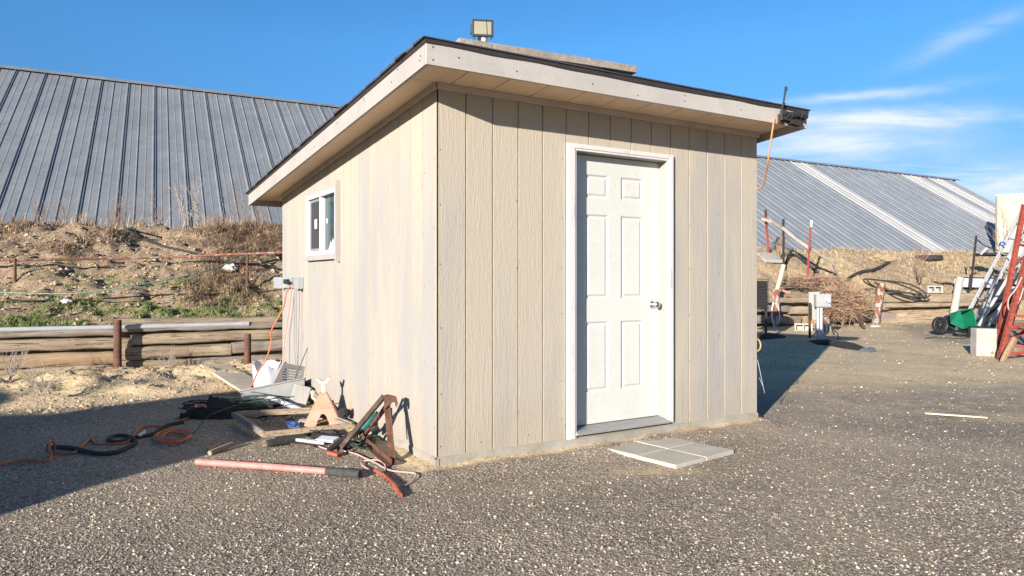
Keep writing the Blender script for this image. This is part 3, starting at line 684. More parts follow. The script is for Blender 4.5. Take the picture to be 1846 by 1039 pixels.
mb = MB(); mb.box(-.0025, -.0015, 2.62, 2.70, 1.74, 1.83); mb.build('sticker', M['paper'], win)
mb = MB(); mb.prism([(2.34, 1.80), (2.37, 1.825), (2.395, 1.81), (2.39, 1.78), (2.36, 1.77)], 'x', .0165, .0175); mb.build('sticker', M['paper'], win)
mb = MB(); mb.prism([(2.09, 1.53), (2.33, 1.53), (2.29, 1.56), (2.255, 1.61), (2.235, 1.57), (2.19, 1.63), (2.16, 1.57), (2.12, 1.59)], 'x', .0165, .0175); mb.build('torn_film', M['paper'], win)
mb = MB(); mb.box(-.045, -.001, W0-.025, W0, WZ0-.07, WZ1+.06); mb.box(-.025, -.001, W0, W1+.01, WZ1, WZ1+.055); mb.box(-.045, -.001, W0, W1+.01, WZ0-.045, WZ0); mb.build('window_trim', M['fascia_y'], SH, bevel=.002)
# power boxes on the left wall, by the far corner
mb = MB(); mb.box(-.062, -.001, 3.08, 3.22, 1.155, 1.272); eb = mb.build('junction_box', M['boxgrey'], SH, bevel=.004)
mb = MB(); mb.box(-.04, -.012, 3.11, 3.15, 1.135, 1.155); mb.build('cable_clamp', M['black'], eb)
mb = MB(); mb.box(-.045, -.001, 3.42, 3.74, 1.16, 1.275); ob2 = mb.build('outlet_box', M['boxgrey'], SH, bevel=.004)
mb = MB(); mb.hexa([(-.13,3.77,1.16),(-.047,3.745,1.16),(-.047,3.755,1.16),(-.13,3.78,1.16),(-.13,3.77,1.275),(-.047,3.745,1.275),(-.047,3.755,1.275),(-.13,3.78,1.275)]); mb.build('box_cover', M['boxgrey'], ob2)
mb = MB(); mb.box(-.10, -.046, 3.44, 3.50, 1.205, 1.255); mb.box(-.09, -.046, 3.40, 3.46, 1.20, 1.235); mb.build('black_plug', M['black'], ob2, bevel=.008)

# on the roof
mb = MB(); n = 30; vs = []; L = 1.42
for i in range(n+1):
    s = -.02 + L*i/n; z = rz(-.3)+hf+.034 + .048*i/n + .003*fr(s*4, 1, 1); w0 = .008*fr(s*3, 4, 0)
    for (t, h) in ((-.365+w0, 0), (-.16, 0), (-.16, .05), (-.36+w0, .052+.003*fr(s*9, 2))): vs.append((s, t, z+h-ms*(t+.3)))
fs = [(i*4+k, i*4+(k+1) % 4, (i+1)*4+(k+1) % 4, (i+1)*4+k) for i in range(n) for k in range(4)] + [(3,2,1,0), (n*4, n*4+1, n*4+2, n*4+3)]
mb.add(vs, fs); mb.xf(Matrix.Translation(A0) @ Matrix.Rotation(ROT, 4, 'Z'))
o = mb.build('roof_plank', M['roofplank'], None, bevel=.004); tag(o, 'weathered grey plank lying along the front edge of the shed roof', 'plank')
mb = MB(); mb.bar(S(.62, -.28, rz(-.28)+hf+.052), S(1.1, -.30, rz(-.3)+hf+.052), .10, .03); o = mb.build('shim_board', M['roofplank']); tag(o, 'short dark shim board wedged under the plank on the shed roof', 'board')
mb = MB(); vs = []
for i in range(9):
    s = -.12 + .26*i/8; h = .06*math.sin(math.pi*min(1, i/7))**1.5
    for t in (-.22, .02): vs.append(tuple(S(s, t, rz(t)+hf+.04+h)))
mb.add(vs, [(2*i, 2*i+2, 2*i+3, 2*i+1) for i in range(8)]); o = mb.build('loose_shingle', M['shingle']); o.modifiers.new('s', 'SOLIDIFY').thickness = .006; tag(o, 'curled loose shingle humped up beside the plank end on the shed roof', 'shingle')
fl = thing('floodlight', 'small black floodlight with a cream lens standing on the shed roof', 'floodlight', S(.175, -.30, rz(-.3)+hf+.085), R(8))
mb = MB(); mb.lathe([(0,0),(.02,0),(.028,.004),(.030,.02),(.029,.05),(.0,.052)], 18); mb.build('mount', M['black'], fl)
mb = MB(); mb.lathe([(.0,.0),(.022,.0),(.022,.026),(0,.026)], 18, Matrix.Translation((.004,-.0105,.020))); mb.build('motion_sensor', M['sensor'], fl)
mb = MB(); z0 = .058; mb.box(-.068, .068, -.012, .0, z0, z0+.108)
mb.hexa([(-.060,0,z0+.006),(.060,0,z0+.006),(.038,.045,z0+.022),(-.038,.045,z0+.022),(-.060,0,z0+.102),(.060,0,z0+.102),(.038,.045,z0+.09),(-.038,.045,z0+.09)])
for k in range(5): mb.box(-.034+.016*k, -.030+.016*k, .0455, .056, z0+.02, z0+.09)
mb.box(-.074, -.068, -.008, .03, z0+.02, z0+.08); mb.box(-.03, .03, -.008, .012, z0-.010, z0-.001); mb.box(-.058,-.05,-.01,.005,z0-.012,z0-.001); mb.box(.05,.058,-.01,.005,z0-.012,z0-.001)
hd = mb.build('lamp_head', M['black'], fl, bevel=.004)
mb = MB(); mb.box(-.054, .054, -.0145, -.0125, z0+.014, z0+.094); mb.build('lens', M['lens'], hd)
mb = MB(); mb.tube([(.02,-.018,z0+.112),(.024,-.019,z0+.06),(.027,-.018,z0+.012)], .0013, 5); mb.build('wire', M['rust'], hd)
# burnt fixture and wires on the right-hand fascia corner
fx = thing('burnt_light_fixture', 'charred black light fixture hanging on the right end of the shed fascia', 'light fixture', S(3.0, -ob-.04, 2.55))
mb = MB()
rnd = random.Random(3)
for k in range(7):
    c = S(2.87+.042*k, -ob-.055, 2.592-.012*math.sin(k)); rr = .026+.012*rnd.random()
    vs = []; 
    mb.lathe([(0,-.025),(rr*.8,-.02),(rr,0),(rr*.8,.02),(0,.028)], 9, Matrix.Translation(c) @ Matrix.Rotation(AZ*-1+R(90), 4, 'Z') @ Matrix.Rotation(R(90+rnd.uniform(-25,25)), 4, 'Y'), smooth=False)
mb.bar(S(2.86, -ob-.04, 2.555), S(3.10, -ob-.04, 2.535), .05, .03); mb.bar(S(2.95, -ob-.05, 2.53), S(3.05, -ob-.06, 2.515), .05, .03)
mb.build('melted_housing', M['darkcloth'], fx, world=True)
mb = MB(); mb.bar(S(2.83, -ob-.028, 2.55), S(2.90, -ob-.028, 2.545), .012, .07); mb.build('bracket', M['rust'], fx, world=True)
P = [S(2.835, -ob-.06, 2.53), S(2.835, -ob-.06, 2.60), S(2.845, -ob-.07, 2.67), S(2.862, -ob-.07, 2.74), S(2.875, -ob-.07, 2.785)]
mb = MB(); mb.tube(curve(P, 5), [.014]*6+[.008]*15, 8); c = P[-1]; mb.lathe([(0,-.022),(.011,-.016),(.013,0),(.011,.016),(0,.022)], 10, Matrix.Translation(c)); mb.tube(curve([P[1], P[1]+U*.012+Vector((0,0,.03)), P[2]+U*.02], 4), .005, 6)
o = mb.build('cable_end', M['rubber']); tag(o, 'stiff black cable end sticking up above the right corner of the shed roof', 'cable')
mb = MB(); mb.tube(curve([at(1396, 213, 5.84), at(1391, 245, 5.86), at(1385, 288, 5.95), at(1381, 312, 6.1), at(1373, 338, 6.3), S(SW+.02, .12, 2.02), S(SW+.012, .5, 1.6), S(SW+.012, .8, .9), S(SW+.02, .3, .62), S(SW+.028, .02, .62), S(SW+.035, .01, .72), S(SW+.025, .2, .75), S(SW+.02, .6, .4)], 8), .0068, 8)
o = mb.build('hanging_cable', M['amber']); tag(o, 'faded orange cord hanging from the right roof corner down behind the shed', 'cord')
mb = MB(); mb.tube(curve([S(SW+.02, .1, 1.3), S(SW+.03, .05, .7), S(SW+.04, -.0, .45), S(SW+.10, .0, .25), S(SW+.13, .05, .32), S(SW+.06, .1, .5)], 8), .003, 6)
o = mb.build('thin_wire', M['boxgrey']); tag(o, 'thin grey wire looping out from the right-hand base of the shed', 'wire')

# pavers by the door
c4 = (G(1093.3,808,.012)+G(1203,784.5,.012)+G(1319,817.9,.012)+G(1201.3,848.3,.012))/4
ex_ = (G(1203,784.5,.045)-G(1093.3,808,.045)).normalized(); ey_ = Vector((-ex_.y, ex_.x, 0)); ag = math.atan2(ex_.y, ex_.x)
for (i, j, nm) in ((-1,1,'back left'), (1,1,'back right'), (-1,-1,'front left'), (1,-1,'front right')):
    mb = MB(); h = .1655; mb.box(-h, h, -h, h, 0, .05)
    ctr = c4 + ex_*i*.1675 + ey_*j*.1675
    o = mb.build('paver', M['paver'], None, bevel=.006, origin=(0,0,0)); o.location = (ctr.x, ctr.y, ground_z(c4.x, c4.y)-.027+random.uniform(0,.003)); o.rotation_euler = (random.uniform(-.008,.008), random.uniform(-.008,.008), ag+random.uniform(-.02,.02))
    lb = {'back left': 'square grey paver nearest the shed door in the set of four', 'back right': 'square grey paver farthest right in the set of four by the door', 'front left': 'square grey paver farthest left in the set of four by the door', 'front right': 'square grey paver nearest the viewer in the set of four by the door'}[nm]
    tag(o, lb, 'paver', 'square pavers in front of the shed door')
mb = MB(); mb.bar(G(1667,745,.012), G(1780,753,.012), .035, .014); o = mb.build('wood_strip', M['plank'], None, bevel=.002); tag(o, 'thin pale wood slat lying alone on the gravel right of the shed', 'slat')

# ================================================================== things left of the shed
def beam_mesh(mb, a, b, w_, h, seed=0, rnd_=.12, wob=.012, seg=26, n=12, m=0):   # rough rounded timber from a to b
    a = Vector(a); b = Vector(b); d = (b-a); L = d.length; d.normalize(); up = Vector((0,0,1)); sd = d.cross(up).normalized(); u2 = sd.cross(d)
    cs = []
    for j in range(n):
        t = 2*math.pi*(j+.5)/n; c, s_ = math.cos(t), math.sin(t); e = 2/(2+6*(1-rnd_)); e = .38+.5*rnd_
        cs.append((math.copysign(abs(c)**e, c)*w_/2, math.copysign(abs(s_)**e, s_)*h/2))
    vs = []
    for i in range(seg+1):
        f = i/seg; ins = .94 if i in (0, seg) else 1
        for k, (x, z) in enumerate(cs):
            q = fr(f*L*1.3+seed*7.1, x*3, z*3+seed, 1.5, 3)*wob + fr(f*L*6+seed, x*14, z*14, 1, 2)*wob*.35
            x2 = x*ins*(1+q/w_*1.5); z2 = z*ins*(1+q/h*1.5) + .012*fr(f*L*.8, seed*3.3, 0, 1)*(1 if wob else 0)
            vs.append(a + d*f*L + sd*x2 + u2*z2)
    fs = [(i*n+j, i*n+(j+1) % n, (i+1)*n+(j+1) % n, (i+1)*n+j) for i in range(seg) for j in range(n)] + [tuple(range(n))[::-1], tuple(range(seg*n, seg*n+n))]
    base = len(mb.v); mb.add(vs, fs[:-2], m, True); mb.add([vs[i] for i in range(n)], [tuple(range(n))[::-1]], m); mb.add(vs[-n:], [tuple(range(n))], m)
def local_beam(a, b, w_, h, mat, name, label, cat, group=None, seed=0, **k):
    a = Vector(a); b = Vector(b); d = b-a; L = d.length; mid = (a+b)/2 - Vector((0,0,h/2))
    mb = MB(); beam_mesh(mb, (-L/2,0,h/2), (L/2,0,h/2), w_, h, seed, **k)
    o = mb.build(name, mat, None, origin=(0,0,0)); o.location = mid
    o.rotation_euler = (0, -math.asin(max(-1, min(1, d.z/L))), math.atan2(d.y, d.x)); return tag(o, label, cat, group)
def tl_pt(px, off=0.0):                                  # point on the timber line under a photo column
    r = (px-CX)/F; Y = 5.0
    while Y < 40 and pl(TW, r*Y) > Y: Y += .005
    return Vector((r*Y, Y, 0)) - V*off
def at_line(px, py, off=0.0):
    p = tl_pt(px, off); r = (px-CX)/F; p = Vector((r*p.y, p.y, 0)); p.z = CH - (py-CY)/F*p.y; return p
LT = [ # (px0, top-centre py0, px1, py1, height, material, label)
 (-90, 608, 204, 597, .085, 'timbergrey', 'thin grey timber directly under the white pipe, left of the tall rusty post'),
 (-90, 628, 236, 617, .13, 'timber', 'weathered timber second from the top, ending just right of the tall rusty post'),
 (-90, 657, 206, 644, .155, 'timberwarm', 'thick yellowish timber third from the top, left of the tall rusty post'),
 (-90, 682, 202, 668, .14, 'timber', 'lowest weathered timber left of the tall rusty post, half buried in dirt'),
 (214, 594, 507, 586, .075, 'timbergrey', 'thin shaded timber just below the white pipe, right of the tall rusty post'),
 (236, 612, 511, 603, .125, 'timber', 'long timber second from the top, right of the tall rusty post'),
 (208, 638, 415, 631, .15, 'timber', 'thick timber in the middle of the wall between the two rusty posts'),
 (417, 628, 511, 620, .15, 'timbergrey', 'short dark timber behind the short rusty post beside the shed'),
 (206, 661, 335, 656, .12, 'timber', 'short pale bottom timber just right of the tall rusty post'),
 (337, 655, 511, 646, .13, 'timbergrey', 'cracked brown bottom timber left of the short rusty post'),
]
for i, (x0, y0, x1, y1, h, mt, lb) in enumerate(LT):
    a = at_line(x0, y0, .02); b = at_line(x1, y1, .02); local_beam(a, b, .17, h*1.08, M[mt], 'retaining_timber', lb, 'timber', 'stacked timbers of the retaining wall left of the shed', seed=i, wob=.024)
local_beam(at_line(206, 583, -.05), at_line(497, 576.5, -.05), .17, .10, M['timber'], 'retaining_timber', 'topmost pale timber running behind the white pipe to beside the shed', 'timber', 'stacked timbers of the retaining wall left of the shed', seed=31)
mb = MB()                                                # packed earth filling behind the timbers
for x in np.arange(-8.8, -1.8, .5): mb.bar((x, pl(TW, x)+.15, .25), (x+.5, pl(TW, x+.5)+.15, .25), .12, .68)
o = mb.build('packed_earth', M['bank']); tag(o, kind='structure')
mb = MB(); a = at_line(-90, 597, .09); b = at_line(437, 584.5, .09); mb.tube([a, a*.5+b*.5+Vector((0,0,-.004)), b], .031, 14); d = (b-a).normalized(); mb.tube([b-d*.02, b+d*.08], .038, 14)
o = mb.build('plastic_pipe', M['pvc']); tag(o, 'long white plastic pipe lying along the top of the left timber wall', 'pipe')
def post(px0, pyb, pyt, lean, r, mat, name, label, Y, group):
    b = at(px0, pyb, Y); b.z = min(b.z, .15)-.05; t = at(px0+lean, pyt, Y)
    mb = MB(); d = (t-b).normalized(); Mx = Matrix.Translation(b) @ d.to_track_quat('Z', 'Y').to_matrix().to_4x4(); L = (t-b).length
    mb.lathe([(r*1.0, 0), (r*1.02, L*.3), (r*.99, L*.6), (r*1.0, L-.004), (r*.97, L), (r*.86, L), (r*.85, L-.12), (0, L-.12)], 20, Mx)
    o = mb.build(name, mat); return tag(o, label, 'post', group)
post(212, 668, 577, 0, .046, M['rust'], 'rusty_post', 'tall rusty steel pipe post holding the left timber wall', 8.98, 'rusty posts of the timber walls')
post(446.5, 667, 602, 0, .042, M['rust'], 'rusty_post', 'short rusty steel pipe post between the plank and the shed corner', 9.35, 'rusty posts of the timber walls')
# rail pipe, hoses and stones on the bank
def over(px, py, up=.0): p = bank_at(px, py); return p + Vector((0, -up, 0))
mb = MB()
pts = [(-60, 469.5), (0, 469), (120, 468), (250, 465.5), (330, 463), (410, 459), (470, 457), (520, 455)]
rp = []
for x, y in pts: Yb = bank_at(x, y).y - .35; rp.append(at(x, y, min(Yb, 11.4)))
mb.tube(rp, .018, 10); o = mb.build('rail_pipe', M['rustrail']); tag(o, 'long rusty rail pipe held above the left dirt bank', 'pipe')
for (x, y, lb) in ((27, 469, 'leftmost rusty stake carrying the rail pipe on the bank'), (446, 458, 'rusty stake carrying the rail pipe near the shed')):
    p = at(x, y, 11.3 if x > 100 else 10.9); p = min(rp, key=lambda q: abs(q.x/q.y-(x-CX)/F)).copy(); p = at(x, y-3, p.y-.0); q = p.copy(); q.z = bz(q.x, q.y)-.1
    mb = MB(); mb.tube([q, p], .02, 8); tag(mb.build('pipe_stake', M['rust']), lb, 'stake', 'stakes under the rail pipe')
def hose(pts, r, mat, name, label, cat='hose', lift=.015, k=6, n=7):
    mb = MB(); mb.tube(curve([over(x, y)+Vector((0,-lift,lift)) for x, y in pts], k), r, n); return tag(mb.build(name, mat), label, cat)
hose([(100, 404), (150, 403.5), (200, 406), (232, 416), (260, 434), (285, 444), (325, 455), (370, 463), (400, 474), (425, 479), (460, 479), (490, 473), (520, 462)], .017, M['rubber'], 'black_hose', 'black hose running down from the crest of the left bank towards the shed', lift=.02)
hose([(225, 414), (250, 431), (275, 441), (310, 452), (345, 459)], .012, M['rubber'], 'black_hose', 'second thinner black hose beside the first on the left bank', lift=.035)
hose([(-20, 546), (60, 545), (150, 543), (230, 539), (300, 535), (400, 533), (470, 530), (520, 526)], .011, M['rubber'], 'irrigation_line', 'thin black irrigation line across the grass low on the left bank')
mb = MB(); mb.tube(curve([at(x, y, Y) for x, y, Y in ((-20,526.5,9.6), (60,529,9.6), (130,529.5,9.65), (200,522,9.8), (260,512,10.0), (320,501,10.3), (380,486,10.7), (420,471,11.0), (445,461,11.2))], 6), .007, 7)
tag(mb.build('green_hose', M['greenhose']), 'pale green hose strung from the rail pipe across the left bank', 'hose')
def rock(px, py, w_, h, name, label, seed, mat='rock', p=None, dep=.7, group=None, sink=.3):
    p = p or bank_at(px, py); mb = MB(); vs = []; fs = []; nu, nv = 14, 9
    for i in range(nv+1):
        for j in range(nu):
            th = math.pi*i/nv; ph = 2*math.pi*j/nu; d = Vector((math.sin(th)*math.cos(ph), math.sin(th)*math.sin(ph), math.cos(th)))
            k = .8 + .35*fr(d.x*1.3+seed*5, d.y*1.3, d.z*1.3, 1, 3); k = round(k*7)/7*.5+k*.5
            vs.append(p + Vector((d.x*w_/2*k, d.y*w_/2*dep*k, h/2*(1-sink) + d.z*h/2*k)))
    for i in range(nv):
        for j in range(nu): fs.append((i*nu+j, (i+1)*nu+j, (i+1)*nu+(j+1) % nu, i*nu+(j+1) % nu))
    mb.add(vs, fs); return tag(mb.build(name, M[mat]), label, 'rock', group)
rock(414, 492, .27, .16, 'pale_rock', 'large white rock on the left bank below the rail pipe', 1)
rock(118, 551, .19, .10, 'pale_rock', 'flat white rock in the grass low on the left bank', 2)

# power cords down from the outlet box, and along the ground
YW = 7.62
mb = MB(); P = [at(x, y, Y) for x, y, Y in ((525,513,7.66),(516,530,7.6),(510.5,556,7.6),(494,586,7.6),(488,601,7.6),(489,619,7.6),(478.6,650,7.55),(465,671,7.5),(451,698.6,7.4),(432,711,7.36))]
P += [G(x, y, .012) for x, y in ((424,727),(405,733),(380,740),(350,752),(327,757),(310,764),(296,768),(272,769),(258,770),(246,778),(236,792),(221,799),(189,801),(172,799),(164,791),(151,801),(137,814),(124,817),(97,817))]
mb.tube(curve(P, 6), .0075, 7); o = mb.build('extension_cable', M['orange']); tag(o, 'bright orange extension cord from the outlet box trailing across the shaded ground', 'cord')
mb = MB(); P = [G(97, 817, .02), G(99, 801, .10), G(92, 795, .13), G(86, 802, .12), G(85, 813, .03), G(93, 818, .012), G(90, 828, .012), G(78, 831, .012), G(55, 829, .012), G(27, 831, .012), G(0, 838, .012), G(-60, 848, .012)]
mb.tube(curve(P, 6), .0075, 7); o = mb.build('extension_cable', M['orange']); tag(o, 'orange cord end with a standing loop at the far left of the shaded ground', 'cord')
mb = MB(); P = []
for k in range(44):
    t = k/44*2*math.pi*4; e = .85+.22*math.sin(k*.61); cx0 = 309+7*math.sin(k*.3)
    P.append(G(cx0+32*e*math.cos(t), 785+10.5*e*math.sin(t) - 2.0*math.cos(t*.5), .015+.012*(k % 5)/5+.008))
mb.tube(curve(P, 4), .0075, 7); o = mb.build('cord_coil', M['orange']); tag(o, 'loose coil of orange extension cord on the shaded gravel', 'cord')
mb = MB(); mb.tube(curve([at(x, y, Y) for x, y, Y in ((527,514,7.62),(523,545,7.6),(520,565,7.58),(514,605,7.55),(511,640,7.5),(508,672,7.4),(503,690,7.35),(499,700,7.3))], 6), .0055, 6)
tag(mb.build('extension_cable', M['fadeorange']), 'faded pinkish cord hanging straight down from the outlet box', 'cord')
mb = MB(); mb.tube(curve([at(x, y, Y) for x, y, Y in ((531,514,7.58),(528,540,7.55),(522,580,7.52),(515,620,7.45),(511,650,7.4),(501,672,7.35),(494,690,7.3),(490,702,7.3))], 6), .0045, 6)
tag(mb.build('extension_cable', M['pinkcord']), 'thinner pale pink cord hanging beside the faded cord from the outlet box', 'cord')
for (pts, mt, lb) in ((((545,522),(545,560),(544,600),(543,640),(542,690),(542,705)), 'darkgreen', 'thin green wire hanging down the left wall from the junction box'), (((547,522),(546,570),(547,610),(545,650),(547,700)), 'pinkcord', 'pale thin wire hanging beside the green wire from the junction box')):
    mb = MB(); PP = []
    for x, y in pts:
        r = (x-CX)/F; t = (A0.x - r*A0.y)/(-(V.x) + r*V.y); p = S(-.03, t); p.z = CH-(y-CY)/F*p.y; PP.append(p)
    mb.tube(curve(PP, 5), .0022, 5); tag(mb.build('thin_wire', M[mt]), lb, 'wire')
mb = MB(); rr0 = at(517, 719, 7.15); rr1 = at(561, 611, 7.28); mb.tube([rr0, rr1], [.006, .0035], 7); tag(mb.build('thin_rod', M['rustdark']), 'thin grey metal rod leaning up against the left wall above the junk', 'rod')
mb = MB(); mb.tube(curve([rr1, at(564, 650, 7.2), at(565, 690, 7.1)], 4), .002, 5); tag(mb.build('thin_string', M['darkgreen']), 'thin dark string hanging from the tip of the leaning rod', 'string')
mb = MB(); P = [G(x, y, .014) for x, y in ((95,806),(130,808),(165,816),(190,818),(214,814),(232,806),(245,797),(228,786),(205,787),(196,793),(212,797),(240,790),(275,783),(300,768),(330,762))]
mb.tube(curve(P, 5), .016, 8); tag(mb.build('black_strap', M['rubber']), 'flat black hose lying under the orange cord on the shaded ground', 'hose')
mb = MB(); a, b, c, d = G(249,786,.03), G(262,777,.03), G(263,782,.02), G(255,787,.02); mb.add([a,b,c,d,a+Vector((0,0,.01)),b+Vector((0,0,.01)),c+Vector((0,0,.01)),d+Vector((0,0,.01))], [(0,1,2,3),(7,6,5,4),(0,4,5,1),(1,5,6,2),(2,6,7,3),(3,7,4,0)]); tag(mb.build('cord_tag', M['whitepl']), 'small white tag on the orange cord by the black hose', 'tag')

# the heap of black cords and rags
rnd = random.Random(11)
mb = MB(); cx0, cy0 = G(392, 750).x, G(392, 752).y
nx_, ny_ = 40, 22; vs = []
for j in range(ny_+1):
    for i in range(nx_+1):
        u_ = i/nx_*2-1; v_ = j/ny_*2-1; x = cx0+u_*.27+.06*v_; y = cy0+v_*.17; e = max(0, 1-(u_*u_+v_*v_)*(1+.5*fr(u_*2, v_*2, 6, 1, 3)))
        z = -.01 + (e**.6)*(.12+.10*fr(x*5, y*5, 2, 1, 4)) + .05*e*abs(fr(x*22, y*22, 0)); vs.append((x+.02*fr(x*9,y*9,3), y, z))
mb.add(vs, [(j*(nx_+1)+i, j*(nx_+1)+i+1, (j+1)*(nx_+1)+i+1, (j+1)*(nx_+1)+i) for j in range(ny_) for i in range(nx_)], 0, True)
o = mb.build('rag_heap', M['darkcloth']); tag(o, 'crumpled heap of black cloth left of the wooden frame', 'cloth')
def tangle(cx, cy, rx, ry, z0, n, r, mat, name, label, seed, turns=3.2, zz=.05, pitch=.10):
    rn = random.Random(seed); mb = MB(); P = []
    for k in range(n):
        t = k/n*2*math.pi*turns; e = .7+.45*rn.random(); P.append(Vector((cx+rx*e*math.cos(t)+rn.uniform(-.03,.03), cy+ry*e*math.sin(t), z0+rn.uniform(0, zz)+pitch*abs(math.sin(t*.37)))))
    mb.tube(curve(P, 5), r, 6); return tag(mb.build(name, mat), label, 'cord')
tangle(cx0+.05, cy0-.03, .36, .22, .06, 46, .006, M['rubber'], 'black_cable', 'tangled black cord looped over the black cloth heap', 3, 4.6, .05, .03)
tangle(cx0+.26, cy0+.12, .30, .14, .08, 34, .0045, M['darkgreen'], 'green_cable', 'tangled dark green wire between the cloth heap and the grey bin', 5, 4.1, .06, .05)
tangle(cx0+.42, cy0-.0, .26, .16, .02, 26, .0045, M['darkgreen'], 'green_cable', 'thin green wire coiled inside the left end of the wooden frame', 9, 3.1, .04, .03)
mb = MB(); mb.tube(curve([G(x, y, z) for x, y, z in ((338,782,.02),(352,779,.01),(362,765,.05),(373,752,.12),(395,742,.15),(430,730,.16),(470,722,.2),(530,715,.3))], 6), .004, 6); tag(mb.build('green_cable', M['darkgreen']), 'single green wire arching over the cloth heap towards the shed', 'cord')
rock(360, 736, .12, .03, 'plastic_scrap', 'small white and red scrap on top of the cloth heap', 4, 'whitepl', G(360, 734, .12)); 
bpy.context.scene.collection.objects[-1]['category'] = 'scrap'
mb = MB(); mb.tube(curve([G(352,735,.15), G(358,730,.16), G(366,731,.16), G(372,735,.14)], 4), .009, 6); tag(mb.build('red_grip', M['orange']), 'short red plastic handle on top of the cloth heap', 'handle')
for (x, y, lb) in ((334, 744, 'small pale cap at the left edge of the cloth heap'), (452, 770, 'small pale cap just below the left corner of the wooden frame')):
    mb = MB(); c = G(x, y, .05); mb.lathe([(0,0),(.022,0),(.024,.02),(.018,.03),(0,.032)], 12, Matrix.Translation(c) @ Matrix.Rotation(R(50), 4, 'X')); tag(mb.build('plastic_disc', M['boxgrey']), lb, 'cap')

# plank, bucket, grey bin, pipe and slabs
mb = MB(); q = [G(362,658,.17), G(410,655,.17), G(470,688,.085), G(438,706,.065)]
mb.hexa([p-Vector((0,0,.028)) for p in (q[3], q[2], q[1], q[0])] + [q[3], q[2], q[1], q[0]]); tag(mb.build('wide_plank', M['plank'], None, bevel=.004), 'wide pale plank sloping down from the dirt towards the bucket', 'plank')
bc = Vector((( 481-CX)/F*7.85, 7.85, .0))
mb = MB(); n = 36; vs = []; r0, r1 = .125, .15; hts = []
for j in range(n):
    t = 2*math.pi*j/n; hb = .36+.012*math.sin(5*t); hb -= .10*math.exp(-((((t-4.35+math.pi) % (2*math.pi))-math.pi)/.28)**2) + .07*math.exp(-((((t-5.5+math.pi) % (2*math.pi))-math.pi)/.35)**2) + .05*math.exp(-((((t-3.5+math.pi) % (2*math.pi))-math.pi)/.3)**2); hts.append(hb)
for (ro, lev) in ((r0, 0), ((r0+r1)/2, .5), (r1, 1)):
    for j in range(n):
        t = 2*math.pi*j/n; vs.append(bc + Vector((ro*math.cos(t), ro*math.sin(t), hts[j]*lev)))
mb.add(vs, [(i*n+j, i*n+(j+1) % n, (i+1)*n+(j+1) % n, (i+1)*n+j) for i in range(2) for j in range(n)] + [tuple(range(n))[::-1]], 0, True)
o = mb.build('broken_bucket', M['whitepl']); sm = o.modifiers.new('s', 'SOLIDIFY'); sm.thickness = .005; tag(o, 'broken bluish white plastic bucket with a jagged rim', 'bucket')
def place_box(th_loc, rz_, tilt): return Matrix.Translation(th_loc) @ Matrix.Rotation(rz_, 4, 'Z') @ Matrix.Rotation(tilt[0], 4, 'X') @ Matrix.Rotation(tilt[1], 4, 'Y')
bin_ = thing('grey_bin', 'cracked grey plastic bin tipped on its side beside the bucket', 'bin', at(498, 716, 7.1))
mb = MB(); Mx = place_box(at(497, 732, 7.1), R(18), (R(-14), R(-9)))
w2, d2, hh = .27, .15, .19
def tray(mb, w2, d2, hh, fl=.03, t=.006):
    o_ = [(-w2,-d2,0),(w2,-d2,0),(w2,d2,0),(-w2,d2,0)]; p_ = [(-w2-fl,-d2-fl,hh),(w2+fl,-d2-fl,hh),(w2+fl,d2+fl,hh),(-w2-fl,d2+fl,hh)]
    mb.add(o_+p_, [(0,3,2,1),(0,1,5,4),(1,2,6,5),(2,3,7,6),(3,0,4,7)])
tray(mb, w2, d2, hh); mb.xf(Mx); o = mb.build('bin_shell', M['greypl'], bin_, world=True); o.modifiers.new('s', 'SOLIDIFY').thickness = .006
mb = MB(); ring_ = [(-w2-.03,-d2-.03,hh),(w2+.03,-d2-.03,hh),(w2+.03,d2+.03,hh),(-w2-.03,d2+.03,hh)]
for i in range(4): mb.bar(ring_[i], ring_[(i+1) % 4], .022, .014)
mb.xf(Mx); mb.build('rim', M['greypl'], bin_, world=True, bevel=.003)
grl = thing('vented_grille', 'pale vented plastic panel leaning on the wall behind the grey bin', 'panel', at(526, 705, 7.3))
mb = MB(); c = at(528, 678, 7.33); Mx = Matrix.Translation(c) @ Matrix.Rotation(ROT+R(90), 4, 'Z') @ Matrix.Rotation(R(-28), 4, 'Y') @ Matrix.Rotation(R(16), 4, 'X')
mb.box(-.012, .0, -.16, .16, -.13, -.09); mb.box(-.012, .0, -.16, .16, .09, .13); mb.box(-.012, .0, -.16, -.06, -.09, .09); mb.box(-.012, 0, .12, .16, -.09, .09)
for k in range(6): mb.box(-.012, 0, -.06, .12, -.078+.03*k, -.063+.03*k)
mb.xf(Mx); mb.build('vent_panel', M['greypl'], grl, world=True, bevel=.002)
mb = MB(); mb.tube([at(452, 703, 7.15), at(552, 743, 6.55)], .024, 12); o = mb.build('pale_pipe', M['pvc']); tag(o, 'short pale blue-white pipe sloping in front of the grey bin', 'pipe')
def slab(mb, c, w_, d_, h, rz_, tx, ty): 
    m2 = MB(); m2.box(-w_/2, w_/2, -d_/2, d_/2, -h/2, h/2); m2.xf(place_box(c, rz_, (tx, ty))); mb.add(m2.v, m2.f); return mb
tag(slab(MB(), at(541, 714, 6.95), .16, .05, .20, R(20), R(-20), R(18)).build('beige_block', M['block'], None, bevel=.01), 'beige stone block standing tilted behind the pale pipe', 'block')
tag(slab(MB(), at(487, 735, 6.9), .035, .22, .15, R(35), R(15), R(-28)).build('beige_slab', M['plank'], None, bevel=.005), 'small beige board wedged under the grey bin', 'board')
tag(slab(MB(), at(474, 722, 7.0), .15, .09, .13, R(10), R(10), R(12)).build('grey_box', M['greypl'], None, bevel=.006), 'dented grey box under the left side of the grey bin', 'box')
